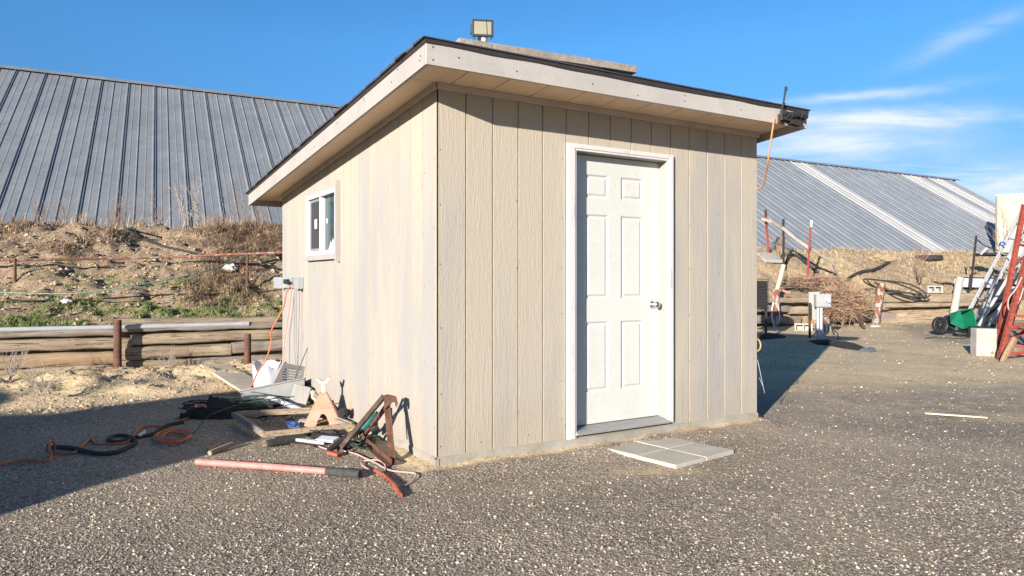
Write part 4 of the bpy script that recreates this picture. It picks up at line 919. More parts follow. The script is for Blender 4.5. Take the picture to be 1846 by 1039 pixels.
tag(slab(MB(), at(507, 740, 6.85), .10, .10, .05, R(10), R(10), R(-12)).build('white_box', M['whitepl'], None, bevel=.006), 'small white box between the pipe and the wooden frame', 'box')
tag(slab(MB(), at(563, 711, 7.0), .20, .04, .07, R(-40), R(10), R(20)).build('pale_lath', M['plank'], None, bevel=.004), 'pale lath leaning on the wall right of the beige block', 'lath')
mb = MB(); p0 = S(-.10, 2.35, .20); beam_mesh(mb, p0, S(-.05, 1.55, .02), .035, .05, 5, seg=8); tag(mb.build('timber_strip', M['timber']), 'thin timber strip leaning along the base of the left wall', 'timber')
rr = random.Random(5)
for k, (x, y, w_, mt, lb) in enumerate(((524, 722, .16, 'darkcloth', 'black rag wedged behind the beige block'), (588, 735, .15, 'darkcloth', 'dark rag at the foot of the wall behind the jack stand'), (620, 752, .13, 'darkcloth', 'small dark rag at the wall between the two stands'))):
    o = rock(x, y, w_, .10, 'dark_rag', lb, 20+k, mt, at(x, y, 7.05-.5*k)); o['category'] = 'rag'
# old wooden frame on the ground
frm = thing('wooden_frame', 'old weathered wooden window frame lying on the junk', 'frame', G(525, 770))
K = [G(424,748,.09), G(479,784,.05), G(634,768,.06), G(560,741,.10)]
for i, (a, b, w_) in enumerate(((0,1,.06), (1,2,.055), (2,3,.05), (3,0,.05))):
    mb = MB(); d = (K[b]-K[a]).normalized(); mb.bar(K[a]-d*.02, K[b]+d*.02, w_, .032+.001*i); sdv = d.cross(Vector((0,0,1)))
    mb.bar(K[a]+Vector((0,0,.02))+sdv*.012, K[b]+Vector((0,0,.02))+sdv*.012, .022, .014); mb.build('frame_rail', M['timber' if i in (1, 3) else 'timbergrey'], frm, world=True, bevel=.003)
# jack stand
js = thing('jack_stand', 'faded peach jack stand with a white saddle inside the wooden frame', 'jack stand', at(583, 768, 6.15), R(12))
mb = MB(); hb, wb, wt, HH = .0, .158, .034, .262
def leg_panel(mb, s_):
    pass
c_ = [(-wb,-wb*.72), (wb,-wb*.72), (wb,wb*.72), (-wb,wb*.72)]; t_ = [(-wt,-wt*.8), (wt,-wt*.8), (wt,wt*.8), (-wt,wt*.8)]
for i in range(4):                                       # four sloping faces, each with an arched opening
    a, b = Vector((*c_[i], 0)), Vector((*c_[(i+1) % 4], 0)); at2, bt = Vector((*t_[i], HH)), Vector((*t_[(i+1) % 4], HH))
    def P(u_, v_): return (a.lerp(at2, v_)).lerp(b.lerp(bt, v_), u_)
    arch = [(.30,0), (.33,.2), (.38,.36), (.45,.43), (.55,.43), (.62,.36), (.67,.2), (.70,0)]; oute = [(0,0), (0,.25), (0,.5), (0,1), (1,1), (1,.5), (1,.25), (1,0)]
    vs = [P(*p) for p in arch] + [P(*p) for p in oute]; fs = [(8+k, 8+k+1, k+1, k) for k in range(7)]
    mb.add(vs, fs)
o = mb.build('stand_base', M['peach'], js); o.modifiers.new('s', 'SOLIDIFY').thickness = .006
mb = MB(); mb.box(-.034,.034,-.028,.028,HH-.03,HH+.02); mb.build('collar', M['peach'], o, bevel=.003)
mb = MB(); mb.box(-.016,.016,-.012,.012,.10,HH+.095)
col_ = mb.build('ratchet_column', M['galv'], js, bevel=.002)
mb = MB(); mb.prism([(-.055,HH+.13),(-.062,HH+.142),(-.045,HH+.148),(-.022,HH+.124),(0,HH+.116),(.022,HH+.124),(.045,HH+.150),(.060,HH+.144),(.052,HH+.128),(.03,HH+.098),(.014,HH+.088),(-.014,HH+.088),(-.03,HH+.096)], 'y', -.022, .022); mb.build('saddle', M['galv'], col_, bevel=.002)
mb = MB(); mb.tube(curve([(-.055,-.055,.178),(-.045,-.062,.168),(0,-.064,.165),(.06,-.062,.158),(.095,-.05,.150)], 5), .0075, 8); mb.build('handle', M['peach'], js)
# rusty angle-iron stand
rs = thing('rusty_stand', 'rusty three-legged angle-iron stand leaning by the shed corner', 'stand', G(680, 835))
apx = at(699, 724, 5.02)
def angle(mb, a, b, w_=.035, t=.005, up=(0,0,1)):
    a = Vector(a); b = Vector(b); d = (b-a).normalized(); upv = Vector(up); sd = d.cross(upv).normalized(); u2 = sd.cross(d)
    mb.bar(a+sd*w_/2, b+sd*w_/2, w_, t, up); mb.bar(a+u2*w_/2-sd*.001, b+u2*w_/2-sd*.001, t, w_, up)
f1, f2, f3 = G(611, 822, .0), G(711, 843, .0), G(655, 788, .05)
for (a, b, ws) in ((apx+Vector((-.02,0,.03)), f1+Vector((.02,0,.05)), .028), (apx+Vector((.01,-.005,-.03)), f2+Vector((0,0,.02)), .034), (apx+Vector((0,.02,-.02)), f3, .022)):
    mb = MB(); angle(mb, a, b, ws); mb.build('leg', M['rustdark' if ws == .028 else 'rust'], rs, world=True)
mb = MB(); angle(mb, G(652, 792, .07), G(706, 838, .03), .038); mb.build('cross_brace', M['rust'], rs, world=True)
mb = MB(); d = (f1-apx).normalized(); mb.bar(f1+Vector((.02,0,.05)), f1+Vector((.012,-.01,-.01)), .035, .008); mb.build('foot', M['rustdark'], rs, world=True)
mb = MB(); mb.bar(f2+Vector((-.01,0,.04)), f2+Vector((.06,.01,.02)), .045, .04); mb.build('foot', M['rustdark'], rs, world=True, bevel=.004)
mb = MB(); e = Vector((.94, .2, 0)).normalized(); pp = [apx+e*x+Vector((0,0,z)) for x, z in ((-.025,-.05),(-.025,.045),(.0,.05),(.055,.035),(.065,-.01),(.055,-.04),(.045,-.0),(.02,-.005))]
off = Vector((.03,-.1,0)); n = len(pp); mb.add(pp + [p+off*.35 for p in pp], [tuple(range(n)), tuple(range(2*n-1, n-1, -1))] + [(i, i+n, (i+1) % n+n, (i+1) % n) for i in range(n)]); mb.build('top_bracket', M['rust'], rs, world=True, bevel=.002)
mb = MB(); mb.bar(apx+Vector((.02,.03,-.05)), at(706, 790, 5.0), .012, .012); mb.build('rod', M['rustdark'], rs, world=True)
# pole with grip, serrated handle, pink cord
mb = MB(); a, b, c = G(355, 833, .03), G(590, 850, .03), G(649, 855, .033); mb.tube([a, a.lerp(b,.5)+Vector((0,.004,.002)), b], .0215, 14)
o = mb.build('pink_pole', M['pink']); tag(o, 'faded pink pole with a grey foam grip lying on the gravel', 'pole')
mb = MB(); mb.tube([b-(c-b)*.02, c], .025, 14); mb.build('foam_grip', M['grip'], o, world=True)
bpy.context.view_layer.update()
for ch in o.children: ch.location = (0,0,0)
o.matrix_basis = Matrix.Translation(o.location)
for ch in o.children: 
    pass
mb = MB(); P2 = [G(676,848,.03), G(690,856,.028), G(702,866,.025), G(713,878,.022), G(722,893,.018)]; mb.tube(curve(P2, 5), [.012]*6+[.013]*7+[.016]*4+[.013]*4, 9)
d = (P2[4]-P2[2]).normalized()
for k in range(5): p = P2[1].lerp(P2[3], .1+k*.22); mb.lathe([(0,0),(.009,0),(.001,.018)], 6, Matrix.Translation(p+Vector((-.004,-.008,-.002))) @ Matrix.Rotation(R(75), 4, 'X'))
o = mb.build('serrated_tool', M['red']); tag(o, 'curved faded red tool handle with notches, nearest the viewer', 'tool handle')
mb = MB(); P = [Gz(x, y, .010) for x, y in ((570,803),(590,810),(612,812),(640,818),(658,826),(676,834),(700,847),(726,851),(746,853),(750,858),(741,869),(730,876))]
mb.tube(curve(P, 6), .0055, 7); tag(mb.build('pink_cable', M['pinkcord']), 'pale pink cord snaking on the gravel past the rusty stand', 'cord')
mb = MB(); P = [Gz(x, y, .014) for x, y in ((664,846),(652,838),(654,832),(668,830),(682,830),(693,837),(695,846),(690,852))]
mb.tube(curve(P, 6), .005, 7); tag(mb.build('pink_cable', M['pinkcord']), 'second loop of pale pink cord beside the red tool handle', 'cord')
# two sticks, dark slab, tools and scraps
local_beam(G(378,817,.02), G(418,801,.03), .035, .035, M['timber'], 'wood_stick', 'thicker round stick at the edge of the shadow left of the pink pole', 'stick', seed=41, rnd_=1, seg=8, wob=.004)
local_beam(G(376,811,.02), G(398,798,.03), .03, .016, M['timberwarm'], 'wood_stick', 'split flat stick beside the round stick at the shadow edge', 'stick', seed=42, seg=6, wob=.003)
local_beam(G(482,800,.03), G(548,790,.035), .07, .05, M['rubber'], 'charred_wood', 'charred block of wood lying in front of the wooden frame', 'wood', seed=43, rnd_=.3, seg=10, wob=.012)
local_beam(G(474,801,.02), G(495,797,.03), .06, .045, M['timber'], 'wood_chunk', 'small pale wood chunk at the left end of the charred block', 'wood', seed=44, rnd_=.5, seg=5, wob=.01)
tool = thing('angle_grinder', 'teal power tool lying behind the rusty stand', 'power tool', at(660, 770, 5.5))
mb = MB(); c1, c2 = at(652, 775, 5.55), at(674, 744, 5.62); mb.tube([c1, c1.lerp(c2,.4), c1.lerp(c2,.8), c2], [.028,.034,.036,.028], 14); mb.build('tool_body', M['teal'], tool, world=True)
mb = MB(); mb.tube([at(640, 783, 5.5), c1], [.02,.028], 12); mb.build('grip', M['black'], tool, world=True)
mb = MB(); mb.tube([at(668, 776, 5.4), at(681, 768, 5.42)], [.036,.034], 14); mb.build('motor_cap', M['black'], tool, world=True)
drl = thing('orange_drill', 'small tool with a rusty orange nose in front of the rusty stand', 'power tool', G(606, 800))
mb = MB(); mb.tube([G(592, 812, .04), G(612, 800, .07), G(626, 788, .10)], [.018,.026,.024], 12); mb.build('tool_body', M['black'], drl, world=True)
mb = MB(); mb.tube([G(626, 788, .10), G(634, 779, .12)], [.018,.012], 12); mb.build('nose', M['rust'], drl, world=True)
mb = MB(); mb.tube([G(634, 779, .12), G(640, 774, .12)], .01, 10); mb.build('tip', M['whitepl'], drl, world=True)
tag(slab(MB(), G(558, 795, .03), .26, .05, .025, R(-12), 0, R(4)).build('grey_bar', M['boxgrey'], None, bevel=.004), 'flat grey metal bar on the ground in front of the jack stand', 'bar')
tag(slab(MB(), G(590, 792, .04), .16, .09, .02, R(-20), R(8), 0).build('white_plate', M['whitepl'], None, bevel=.006), 'white metal plate in the junk below the wooden frame', 'plate')
tag(slab(MB(), G(546, 802, .02), .22, .03, .012, R(-25), 0, 0).build('dark_bar', M['rustdark'], None, bevel=.002), 'dark flat bar under the white plate', 'bar')
tag(slab(MB(), G(637, 800, .04), .05, .28, .04, R(-50), R(6), 0).build('dark_channel', M['rustdark'], None, bevel=.003), 'dark steel channel lying under the long leg of the rusty stand', 'channel')
tag(slab(MB(), G(602, 818, .02), .10, .05, .025, R(-30), 0, R(6)).build('rust_scrap', M['red'], None, bevel=.008), 'rust red scrap at the foot of the long stand leg', 'scrap')
tag(slab(MB(), G(550, 762, .03), .11, .07, .05, R(10), R(12), 0).build('grey_puck', M['block'], None, bevel=.015), 'rounded grey block inside the wooden frame by the jack stand', 'block')
mb = MB(); rn = random.Random(4); P = [G(528+rn.uniform(-14,12), 766+rn.uniform(-6,6), .03+rn.uniform(0,.03)) for _ in range(16)]; mb.tube(curve(P, 5), .005, 6); tag(mb.build('blue_cable', M['bluecord']), 'tangle of bright blue cord inside the wooden frame', 'cord')
tangle(G(500,765).x, G(500,765).y, .16, .10, .02, 20, .005, M['rubber'], 'black_cable', 'black cord tangled on the ground inside the wooden frame', 15, 2.6, .04, .02)
mb = MB(); rn = random.Random(14); P = [G(585+rn.uniform(-36,40), 778+rn.uniform(-5,10), .03+rn.uniform(0,.03)) for _ in range(26)]; mb.tube(curve(P, 5), .006, 6); tag(mb.build('black_cable', M['rubber']), 'black cord tangled under the jack stand and frame', 'cord')
mb = MB(); rn = random.Random(24); P = [G(648+rn.uniform(-26,30), 795+rn.uniform(-16,18), .03+rn.uniform(0,.05)) for _ in range(26)]; mb.tube(curve(P, 5), .007, 6); tag(mb.build('black_cable', M['darkgreen']), 'dark green cord tangled behind the rusty stand', 'cord')

# ================================================================== things right of the shed
RT = [ # (px0,py0,px1,py1,height,Yoff,mat,label)
 (1320, 541, 1497, 541, .14, .0, 'timber', 'top timber of the right wall behind the meter box'),
 (1320, 556, 1424, 558, .18, .02, 'timbergrey', 'second timber of the right wall, left of the meter box'),
 (1421, 560, 1500, 560, .20, .05, 'timber', 'thick rounded timber behind the meter box'),
 (1320, 575, 1440, 578, .22, .0, 'timbergrey', 'lowest dark timber of the right wall beside the shed'),
 (1500, 553, 1600, 553, .20, .0, 'timbergrey', 'shaded timber behind the tumbleweed and the third rusty post'),
 (1500, 572, 1612, 571, .24, .0, 'timbergrey', 'lowest timber between the tumbleweed and the third rusty post'),
 (1562, 538, 1770, 536, .26, .10, 'timber', 'wide plank-like timber on top, right of the third rusty post'),
 (1595, 551, 1768, 548, .13, .16, 'timber', 'long pale timber below the top plank, right of the third rusty post'),
 (1588, 577, 1772, 568, .38, .06, 'timber', 'very wide bottom board right of the third rusty post'),
]
for i, (x0, y0, x1, y1, h, off, mt, lb) in enumerate(RT):
    local_beam(at_line(x0, y0, off), at_line(x1, y1, off), .16 if h < .3 else .07, h, M[mt], 'retaining_timber', lb, 'timber', 'stacked timbers of the retaining wall right of the shed', seed=50+i, wob=.028, rnd_=.12)
mb = MB()
for x in np.arange(5.6, 16.4, .6): mb.bar((x, pl(TW, x)+.16, .3), (x+.6, pl(TW, x+.6)+.16, .3), .12, .86)
tag(mb.build('packed_earth', M['bank']), kind='structure')
for k, (z, h, mt, lb) in enumerate(((.10, .22, 'timbergrey', 'bottom timber of the wall stretch hidden behind the shed'), (.32, .21, 'timber', 'middle timber of the wall stretch hidden behind the shed'), (.54, .21, 'timber', 'top timber of the wall stretch hidden behind the shed'))):
    a = tl_pt(545); b = tl_pt(1300); m_ = Vector((-1.45, 11.34, 0)) if False else Vector((-1.5, 11.3, 0))
    for (p, q, part) in ((a, m_, 'left'), (m_, b, 'right')): local_beam(Vector((p.x, p.y, z)), Vector((q.x, q.y, z+.03)), .16, h, M[mt], 'retaining_timber', lb + (', nearer half' if part == 'left' else ', farther half'), 'timber', 'stacked timbers of the retaining wall right of the shed', seed=80+k, wob=.024)
mb = MB()
for x in np.arange(-1.9, 5.6, .5): mb.bar((x, pl(TW, x)+.16, .3), (x+.5, pl(TW, x+.5)+.16, .3), .12, .8)
tag(mb.build('packed_earth', M['bank']), kind='structure')
GP = 'rusty posts of the timber walls'
def yl(px): return tl_pt(px).y
post(1397, 590, 522, 2, .10, M['rustpaint'], 'rusty_post', 'rusty post with pale flecks and a white pole on top, right of the shed', yl(1397)-.35, GP)
post(1489, 590, 518, 9, .095, M['rustpaint'], 'rusty_post', 'leaning rusty post directly behind the meter box', yl(1489)-.35, GP)
post(1577, 588, 511, 12, .10, M['rustpaint'], 'rusty_post', 'leaning rusty post at the start of the long boards right of the tumbleweed', yl(1577)-.35, GP)
post(1716, 580, 500, 15, .10, M['block'], 'concrete_post', 'leaning pale grey post behind the green spreader', yl(1716)-.5, GP)
bpy.context.scene.collection.objects[-1]['category'] = 'post'
mb = MB(); Yp = yl(1403)-.35; mb.tube([at(1400.5, 524, Yp), at(1413, 478, Yp+.1)], .055, 12); tag(mb.build('white_pole', M['plank']), 'pale pole standing on top of the leftmost rusty post right of the shed', 'pole')
mb = MB(); mb.tube(curve([at(1394, 545, Yp-.15), at(1391, 570, Yp-.2), at(1396, 590, Yp-.2)], 4), .02, 6); mb.tube(curve([at(1403, 552, Yp-.15), at(1405.5, 570, Yp-.18), at(1403, 582, Yp-.18), at(1397, 583, Yp-.18)], 4), .016, 6); tag(mb.build('pale_hose', M['whitepl']), 'pale hose hanging round the leftmost rusty post right of the shed', 'hose')
mb = MB(); mb.bar(at(1411, 524, Yp-.1), at(1423, 528, Yp-.15), .08, .05); tag(mb.build('red_ribbon', M['orange']), 'small red strip tied beside the white pole', 'ribbon')
def stake(px0, py0, px1, py1, Y, r, mat, label, tip=None, name='steel_post'):
    b = at(px1, py1, Y); b.z -= .15; t = at(px0, py0, Y); mb = MB(); d = (t-b).normalized()
    mb.bar(b, t, r*2, r*.7); mb.bar(b+Vector((0,.012,0)), t+Vector((0,.012,0)), r*.5, r*2)
    for k in range(int((t-b).length/.09)): p = b+d*(.09*k+.05)-Vector((0,.0,0)); mb.box(p.x-r*.5, p.x+r*.5, p.y-r*1.1, p.y, p.z-.012, p.z+.012)
    o = mb.build(name, mat); tag(o, label, 'post', 'steel stakes on the bank right of the shed')
    if tip: m2 = MB(); m2.bar(t-d*tip[1], t+d*.01, r*2.3, r*1.6); c = m2.build('painted_tip', tip[0], o); bpy.context.view_layer.update(); c.data.transform(Matrix.Translation(-o.location))
    return o
stake(1380, 379, 1386, 452, 21.6, .035, M['tpost'], 'red steel stake nearest the shed wall on the crest', (M['tpostdark'], .2))
stake(1412.3, 395.5, 1413, 476, 20.8, .03, M['tpostdark'], 'dark steel stake second from the shed', (M['black'], .2))
stake(1462.3, 398, 1455.5, 503, 19.9, .03, M['tpost'], 'red steel stake with a white tip above the tumbleweed', (M['whitepl'], .18))
stake(1760.4, 425, 1749.6, 516, 21.0, .03, M['tpostdark'], 'black steel stake near the ladder', None)
mb = MB(); P = [at(1373, 395, 21.4), at(1392, 400, 21.2), at(1411, 411, 20.7), at(1436, 432, 20.4), at(1462, 449, 20.1), at(1502, 474, 20.3)]
for i in range(len(P)-1): mb.bar(P[i], P[i+1]+(P[i+1]-P[i])*.02, .03, .085)
tag(mb.build('grey_strap', M['roofplank']), 'long grey lath slung between the steel stakes down to the bank', 'lath')
mb = MB(); mb.bar(at(1502, 478, 20.1), at(1519, 512, 19.4), .05, .06); tag(mb.build('brown_stake', M['timbergrey']), 'short brown stake leaning at the end of the grey lath', 'stake')
def rh(pts, r, mat, name, label, cat='hose', dy=-.05, k=5):
    mb = MB(); mb.tube(curve([bank_at(x, y)+Vector((0, dy, .03)) for x, y in pts], k), r, 7); return tag(mb.build(name, mat), label, cat)
rh([(1416, 476), (1421, 466), (1427, 461), (1440, 467), (1456, 480), (1473, 494)], .04, M['rubber'], 'black_hose', 'black hose arched over the bank between the dark and the white-tipped stake')
rh([(1523, 509), (1535, 500), (1555, 492), (1570, 490), (1590, 482), (1602, 475)], .05, M['rubber'], 'black_hose', 'straight black hose lying up the bank right of the tumbleweed')
mb = MB(); P = []
for k in range(30):
    t = k/30*2*math.pi*2.5; P.append(at(1615+(62-.6*k)*math.cos(t), 519+(9+3*math.sin(k*.8))*math.sin(t)+13*math.cos(t)+1.5*math.sin(k*1.7), yl(1612)-.30-.01*k))
mb.tube(curve(P, 5), .022, 7); tag(mb.build('hose_coil', M['rubber']), 'loops of black hose hanging over the wide timbers by the third rusty post', 'hose')
mb = MB(); c = bank_at(1387, 468); slab(mb, c+Vector((0,0,.03)), .62, .62, .09, R(12), R(24), R(2)); tag(mb.build('concrete_slab', M['block'], None, bevel=.02), 'pale concrete slab on the bank beside the shed wall', 'slab')
mb = MB(); c = at(1674, 455, 24.6); c.z = bz(c.x, c.y)+.0; mb.lathe([(.28,.0),(.42,-.06),(.46,.02),(.42,.12),(.30,.11),(.28,.0)], 26, Matrix.Translation(c) @ Matrix.Diagonal((1,.8,1,1))); tag(mb.build('old_tyre', M['rubber']), 'old black tyre lying on the crest of the bank below the pale roof strip', 'tyre')
mb = MB(); c = at(1793, 459, 22.5); slab(mb, c, .9, .7, .10, 0, 0, 0); tag(mb.build('black_sheet', M['rubber'], None, bevel=.02), 'flat black sheet on the crest just left of the beige wall', 'sheet')
mb = MB(); mb.tube(curve([at(1761, 432, 21.0), at(1775, 443, 21.3), at(1800, 452, 21.7)], 5), .015, 6); tag(mb.build('black_wire', M['rubber']), 'black wire from the stake near the ladder to the beige wall', 'wire')
mb = MB(); mb.bar(at(1767, 459, 21.2), at(1779, 447, 21.2), .05, .05); tag(mb.build('cyan_tube', M['pvc']), 'short pale blue tube leaning on the crest near the black wire', 'tube')
# white trough with timber edge on the bank
tr = thing('white_board', 'white board with a timber cap on the bank left of the ladder', 'board', at(1748, 517, 21.6))
mb = MB(); mb.bar(at(1722, 507, 21.6), at(1800, 509, 22.0), .05, .34); mb.build('panel', M['whitepl'], tr, world=True)
mb = MB(); mb.bar(at(1690, 496.5, 21.4), at(1800, 499, 21.9), .16, .07); mb.build('cap_rail', M['timber'], tr, world=True)
# tumbleweed, dead shrubs
def twigball(c, rx, ry, rz_, n, seed, mat, name, label, cat, r=.006, seg=5, down=0.0):
    rn = np.random.default_rng(seed); vs = []; fs = []
    for k in range(n):
        d = rn.normal(size=3); d /= np.linalg.norm(d); p = d*rn.uniform(.0, .75); dirv = d*.7+rn.normal(size=3)*.55; pr_ = None
        for j in range(seg+1):
            q = np.array([c.x+p[0]*rx, c.y+p[1]*ry, c.z+p[2]*rz_ + down*p[0]]); w_ = r*(1-j/(seg+1))
            sdv = np.cross(dirv, [0.3,1,0.2]); sdv /= (np.linalg.norm(sdv)+1e-9); i0 = len(vs)
            vs += [tuple(q-sdv*w_), tuple(q+sdv*w_)]
            if j: fs.append((i0-2, i0-1, i0+1, i0))
            dirv = dirv*.75+rn.normal(size=3)*.45; p = p+dirv/np.linalg.norm(dirv)*.16
    mb = MB(); mb.v = vs; mb.f = fs; mb.m = [0]*len(fs); mb.sm = [False]*len(fs); return tag(mb.build(name, mat), label, cat)
twigball(at(1518, 545, 18.6), .72, .6, .52, 1500, 1, M['twig'], 'tumbleweed', 'large brown tumbleweed caught over the right timber wall', 'tumbleweed', .009, down=-.05)
twigball(at(1465, 508, 19.4), .95, .5, .22, 620, 2, M['twig'], 'tumbleweed', 'flatter reddish tumbleweed behind the meter box, left of the large one', 'tumbleweed', .009)
twigball(bank_at(1583, 468), .50, .5, .16, 320, 3, M['straw'], 'straw_tuft', 'pale straw tuft on the crest right of the shed', 'grass tuft', .008)
def shrub(base, h, seed, mat, name, label, cat, n=5, spread=.6, r=.006, group=None):
    rn = random.Random(seed); mb = MB()
    def br(p, d, L, r_, dep):
        k = 4; pts = [p]
        for i in range(k): d = (d+Vector((rn.uniform(-.2,.2), rn.uniform(-.2,.2), rn.uniform(-.02,.14)))).normalized(); pts.append(pts[-1]+d*L/k)
        mb.tube(pts, [r_*(1-.16*i) for i in range(k+1)], 4, caps=False)
        if dep:
            for i in range(1, k+1):
                for _ in range(rn.choice((1, 1, 2))): dd = (d+Vector((rn.uniform(-.9,.9), rn.uniform(-.6,.6), rn.uniform(-.1,.7)))).normalized(); br(pts[i], dd, L*rn.uniform(.3,.55), r_*.55, dep-1)
    for i in range(n): br(Vector(base), Vector((rn.uniform(-spread,spread), rn.uniform(-.3,.3), 1)).normalized(), h*rn.uniform(.6,1), r, 2)
    return tag(mb.build(name, mat), label, cat, group)
def crest(px, dz=0): p = tl_pt(px); r = (px-CX)/F; Y = 5.0
def crest_pt(px):
    r = (px-CX)/F; Y = 8.0
    while Y < 60 and pl(CR, r*Y) > Y: Y += .01
    p = Vector((r*Y, Y, 0)); p.z = bz(p.x, p.y)-.03; return p
shrub(crest_pt(337), .85, 3, M['paletwig'], 'dead_shrub', 'bleached bare shrub on the left crest against the metal roof', 'shrub', 3, .5, .012)
shrub(crest_pt(362), .80, 8, M['paletwig'], 'dead_shrub', 'second bleached shrub just right of the tallest one on the left crest', 'shrub', 3, .8, .010)
shrub(crest_pt(1800-60)+Vector((0,-2,0)), 1.1, 12, M['twig'], 'dead_shrub', 'thin bare brown shrub left of the black stake near the ladder', 'shrub', 4, .6, .012)
shrub(at(1402, 455, 20.9), .5, 13, M['twig'], 'dead_shrub', 'small dark bare shrub between the first two steel stakes', 'shrub', 5, .9, .010)
shrub(at(1660, 500, 21), .9, 14, M['twig'], 'dead_shrub', 'bare upright twigs on the bank above the cinder block', 'shrub', 4, .5, .012)
shrub(G(15, 688, .12), .35, 15, M['paletwig'], 'dead_shrub', 'tangled bare weed in the dirt at the far left below the timbers', 'shrub', 10, 1.0, .005)
shrub(G(75, 712, .1), .28, 16, M['paletwig'], 'dead_shrub', 'pale dried weed lying in the dirt left of the shadow edge', 'shrub', 9, 1.4, .004)
shrub(G(305, 668, .1), .22, 17, M['paletwig'], 'dead_shrub', 'dry weed against the bottom timber between the two left posts', 'shrub', 8, 1.4, .004)
# meter box on its post
mt_ = thing('meter_box', 'pale grey electric meter box on two pipes with a board behind it', 'meter box', at(1476, 610, 15.6))
Ym = 15.6
mb = MB(); a = at(1468.5, 554, Ym); b = at(1493, 531, Ym); mb.box(a.x, b.x, Ym-.10, Ym+.06, a.z, b.z); bxo = mb.build('enclosure', M['pedestal'], mt_, world=True, bevel=.012)
mb = MB(); mb.box(a.x-.012, b.x+.012, Ym-.115, Ym-.101, a.z+.015, b.z+.012); mb.build('cover', M['pedestal'], bxo, world=False); bxo.children[0].data.transform(mt_.matrix_basis.inverted())
mb = MB(); p = at(1488, 543, Ym-.13); mb.box(p.x-.03, p.x+.03, Ym-.13, Ym-.116, p.z-.04, p.z+.04); mb.bar(at(1486,537,Ym-.15), at(1497,545,Ym-.2), .03, .05); mb.build('handle', M['pedestal'], mt_, world=True, bevel=.004)
for x in (1474.5, 1480.5): mb = MB(); p = at(x, 553, Ym-.02); q = at(x, 612, Ym-.02); q.z = -.05; mb.tube([q, p], .03, 12); mb.build('conduit_pipe', M['pvc'], mt_, world=True)
mb = MB(); a = at(1457.5, 577, Ym+.25); b = at(1477, 526.5, Ym+.25); mb.box(a.x, b.x, Ym+.22, Ym+.27, a.z, b.z); mb.build('backing_board', M['block'], mt_, world=True, bevel=.006)
mb = MB(); a = at(1457.5, 608, Ym+.1); b = at(1460.5, 546, Ym+.1); mb.box(a.x, b.x, Ym+.05, Ym+.10, -.05, b.z); mb.build('stake', M['tpostdark'], mt_, world=True)
def cinder(c, rz_, label, tilt=0):
    mb = MB(); w_, h, d_ = .40, .20, .20; t = .034
    for (x0, x1) in ((-w_/2, -w_/2+t), (-t/2, t/2), (w_/2-t, w_/2)): mb.box(x0, x1, -d_/2, d_/2, t, h-t)
    mb.box(-w_/2, w_/2, -d_/2, d_/2, 0, t); mb.box(-w_/2, w_/2, -d_/2, d_/2, h-t, h); mb.box(-w_/2+t, w_/2-t, d_/2-.02, d_/2-.01, t, h-t)
    o = mb.build('cinder_block', M['block'], None, origin=(0,0,0)); o.location = c; o.rotation_euler = (tilt, 0, rz_); return tag(o, label, 'block', 'concrete blocks right of the shed')
p = G(1452, 598); cinder(Vector((p.x-.05, p.y, 0)), R(-20), 'left hollow concrete block on the ground beside the meter pipes')
p = G(1488, 600); cinder(Vector((p.x, p.y+.1, 0)), R(40), 'hollow concrete block in the shade just behind the meter pipes')
p = at(1683, 528, 20.6); cinder(p, R(-8), 'hollow concrete block on top of the timbers left of the ladder')
rock(1550, 585, .40, .12, 'pale_rock', 'flat white stone at the foot of the wall right of the tumbleweed', 9, 'rock', G(1550, 588, .03)); rock(1578, 588, .30, .07, 'pale_rock', 'white stone at the base of the third rusty post', 10, 'rock', G(1578, 590, .03))
mb = MB(); mb.bar(at(1543, 560, 18.2), at(1558, 592, 17.9), .06, .05); tag(mb.build('brown_stake', M['rustdark']), 'dark stake leaning under the right side of the tumbleweed', 'stake')
# dark slatted unit just behind the shed
cu = thing('slatted_unit', 'dark slatted metal unit partly hidden behind the right shed corner', 'grille', at(1370, 557, 15.0))
mb = MB(); Yc = 15.4; a = at(1340, 558, Yc); b = at(1381, 505, Yc); mb.box(a.x+.02, b.x-.02, Yc-.15, Yc+.4, a.z+.02, b.z-.02); mb.build('core', M['gap'], cu, world=True)
mb = MB(); z = a.z
while z < b.z: mb.box(a.x, b.x, Yc-.19, Yc-.155, z, z+.014); mb.box(b.x-.019, b.x+.012, Yc-.15, Yc+.4, z, z+.014); z += .031
mb.build('slats', M['black'], cu, world=True)
for x in (-.0, 1): 
    xx = a.x+.03 if x == 0 else b.x-.05; mb = MB(); mb.box(xx, xx+.04, Yc-.1, Yc-.05, -.02, a.z+.03); mb.build('leg', M['black'], cu, world=True)
# litter on the ground there
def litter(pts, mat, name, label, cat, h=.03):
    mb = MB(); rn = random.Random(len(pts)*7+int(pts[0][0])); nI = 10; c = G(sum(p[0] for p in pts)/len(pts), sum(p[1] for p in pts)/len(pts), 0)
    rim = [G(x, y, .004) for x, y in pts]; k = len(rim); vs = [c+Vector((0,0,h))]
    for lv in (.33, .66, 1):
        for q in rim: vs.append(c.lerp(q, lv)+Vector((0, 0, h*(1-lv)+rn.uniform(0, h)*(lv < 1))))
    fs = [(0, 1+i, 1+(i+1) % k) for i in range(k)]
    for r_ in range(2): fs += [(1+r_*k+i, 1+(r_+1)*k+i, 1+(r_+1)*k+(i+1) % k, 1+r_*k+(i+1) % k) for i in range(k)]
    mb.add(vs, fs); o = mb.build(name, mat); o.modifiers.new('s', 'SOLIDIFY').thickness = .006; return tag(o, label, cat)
litter([(1544,637),(1550,633),(1561,631),(1570,628),(1579,629),(1576,632),(1580,633),(1568,636),(1556,636)], M['tarp'], 'plastic_scrap', 'flat grey plastic scrap on the ground beyond the shed shadow', 'scrap', .04)
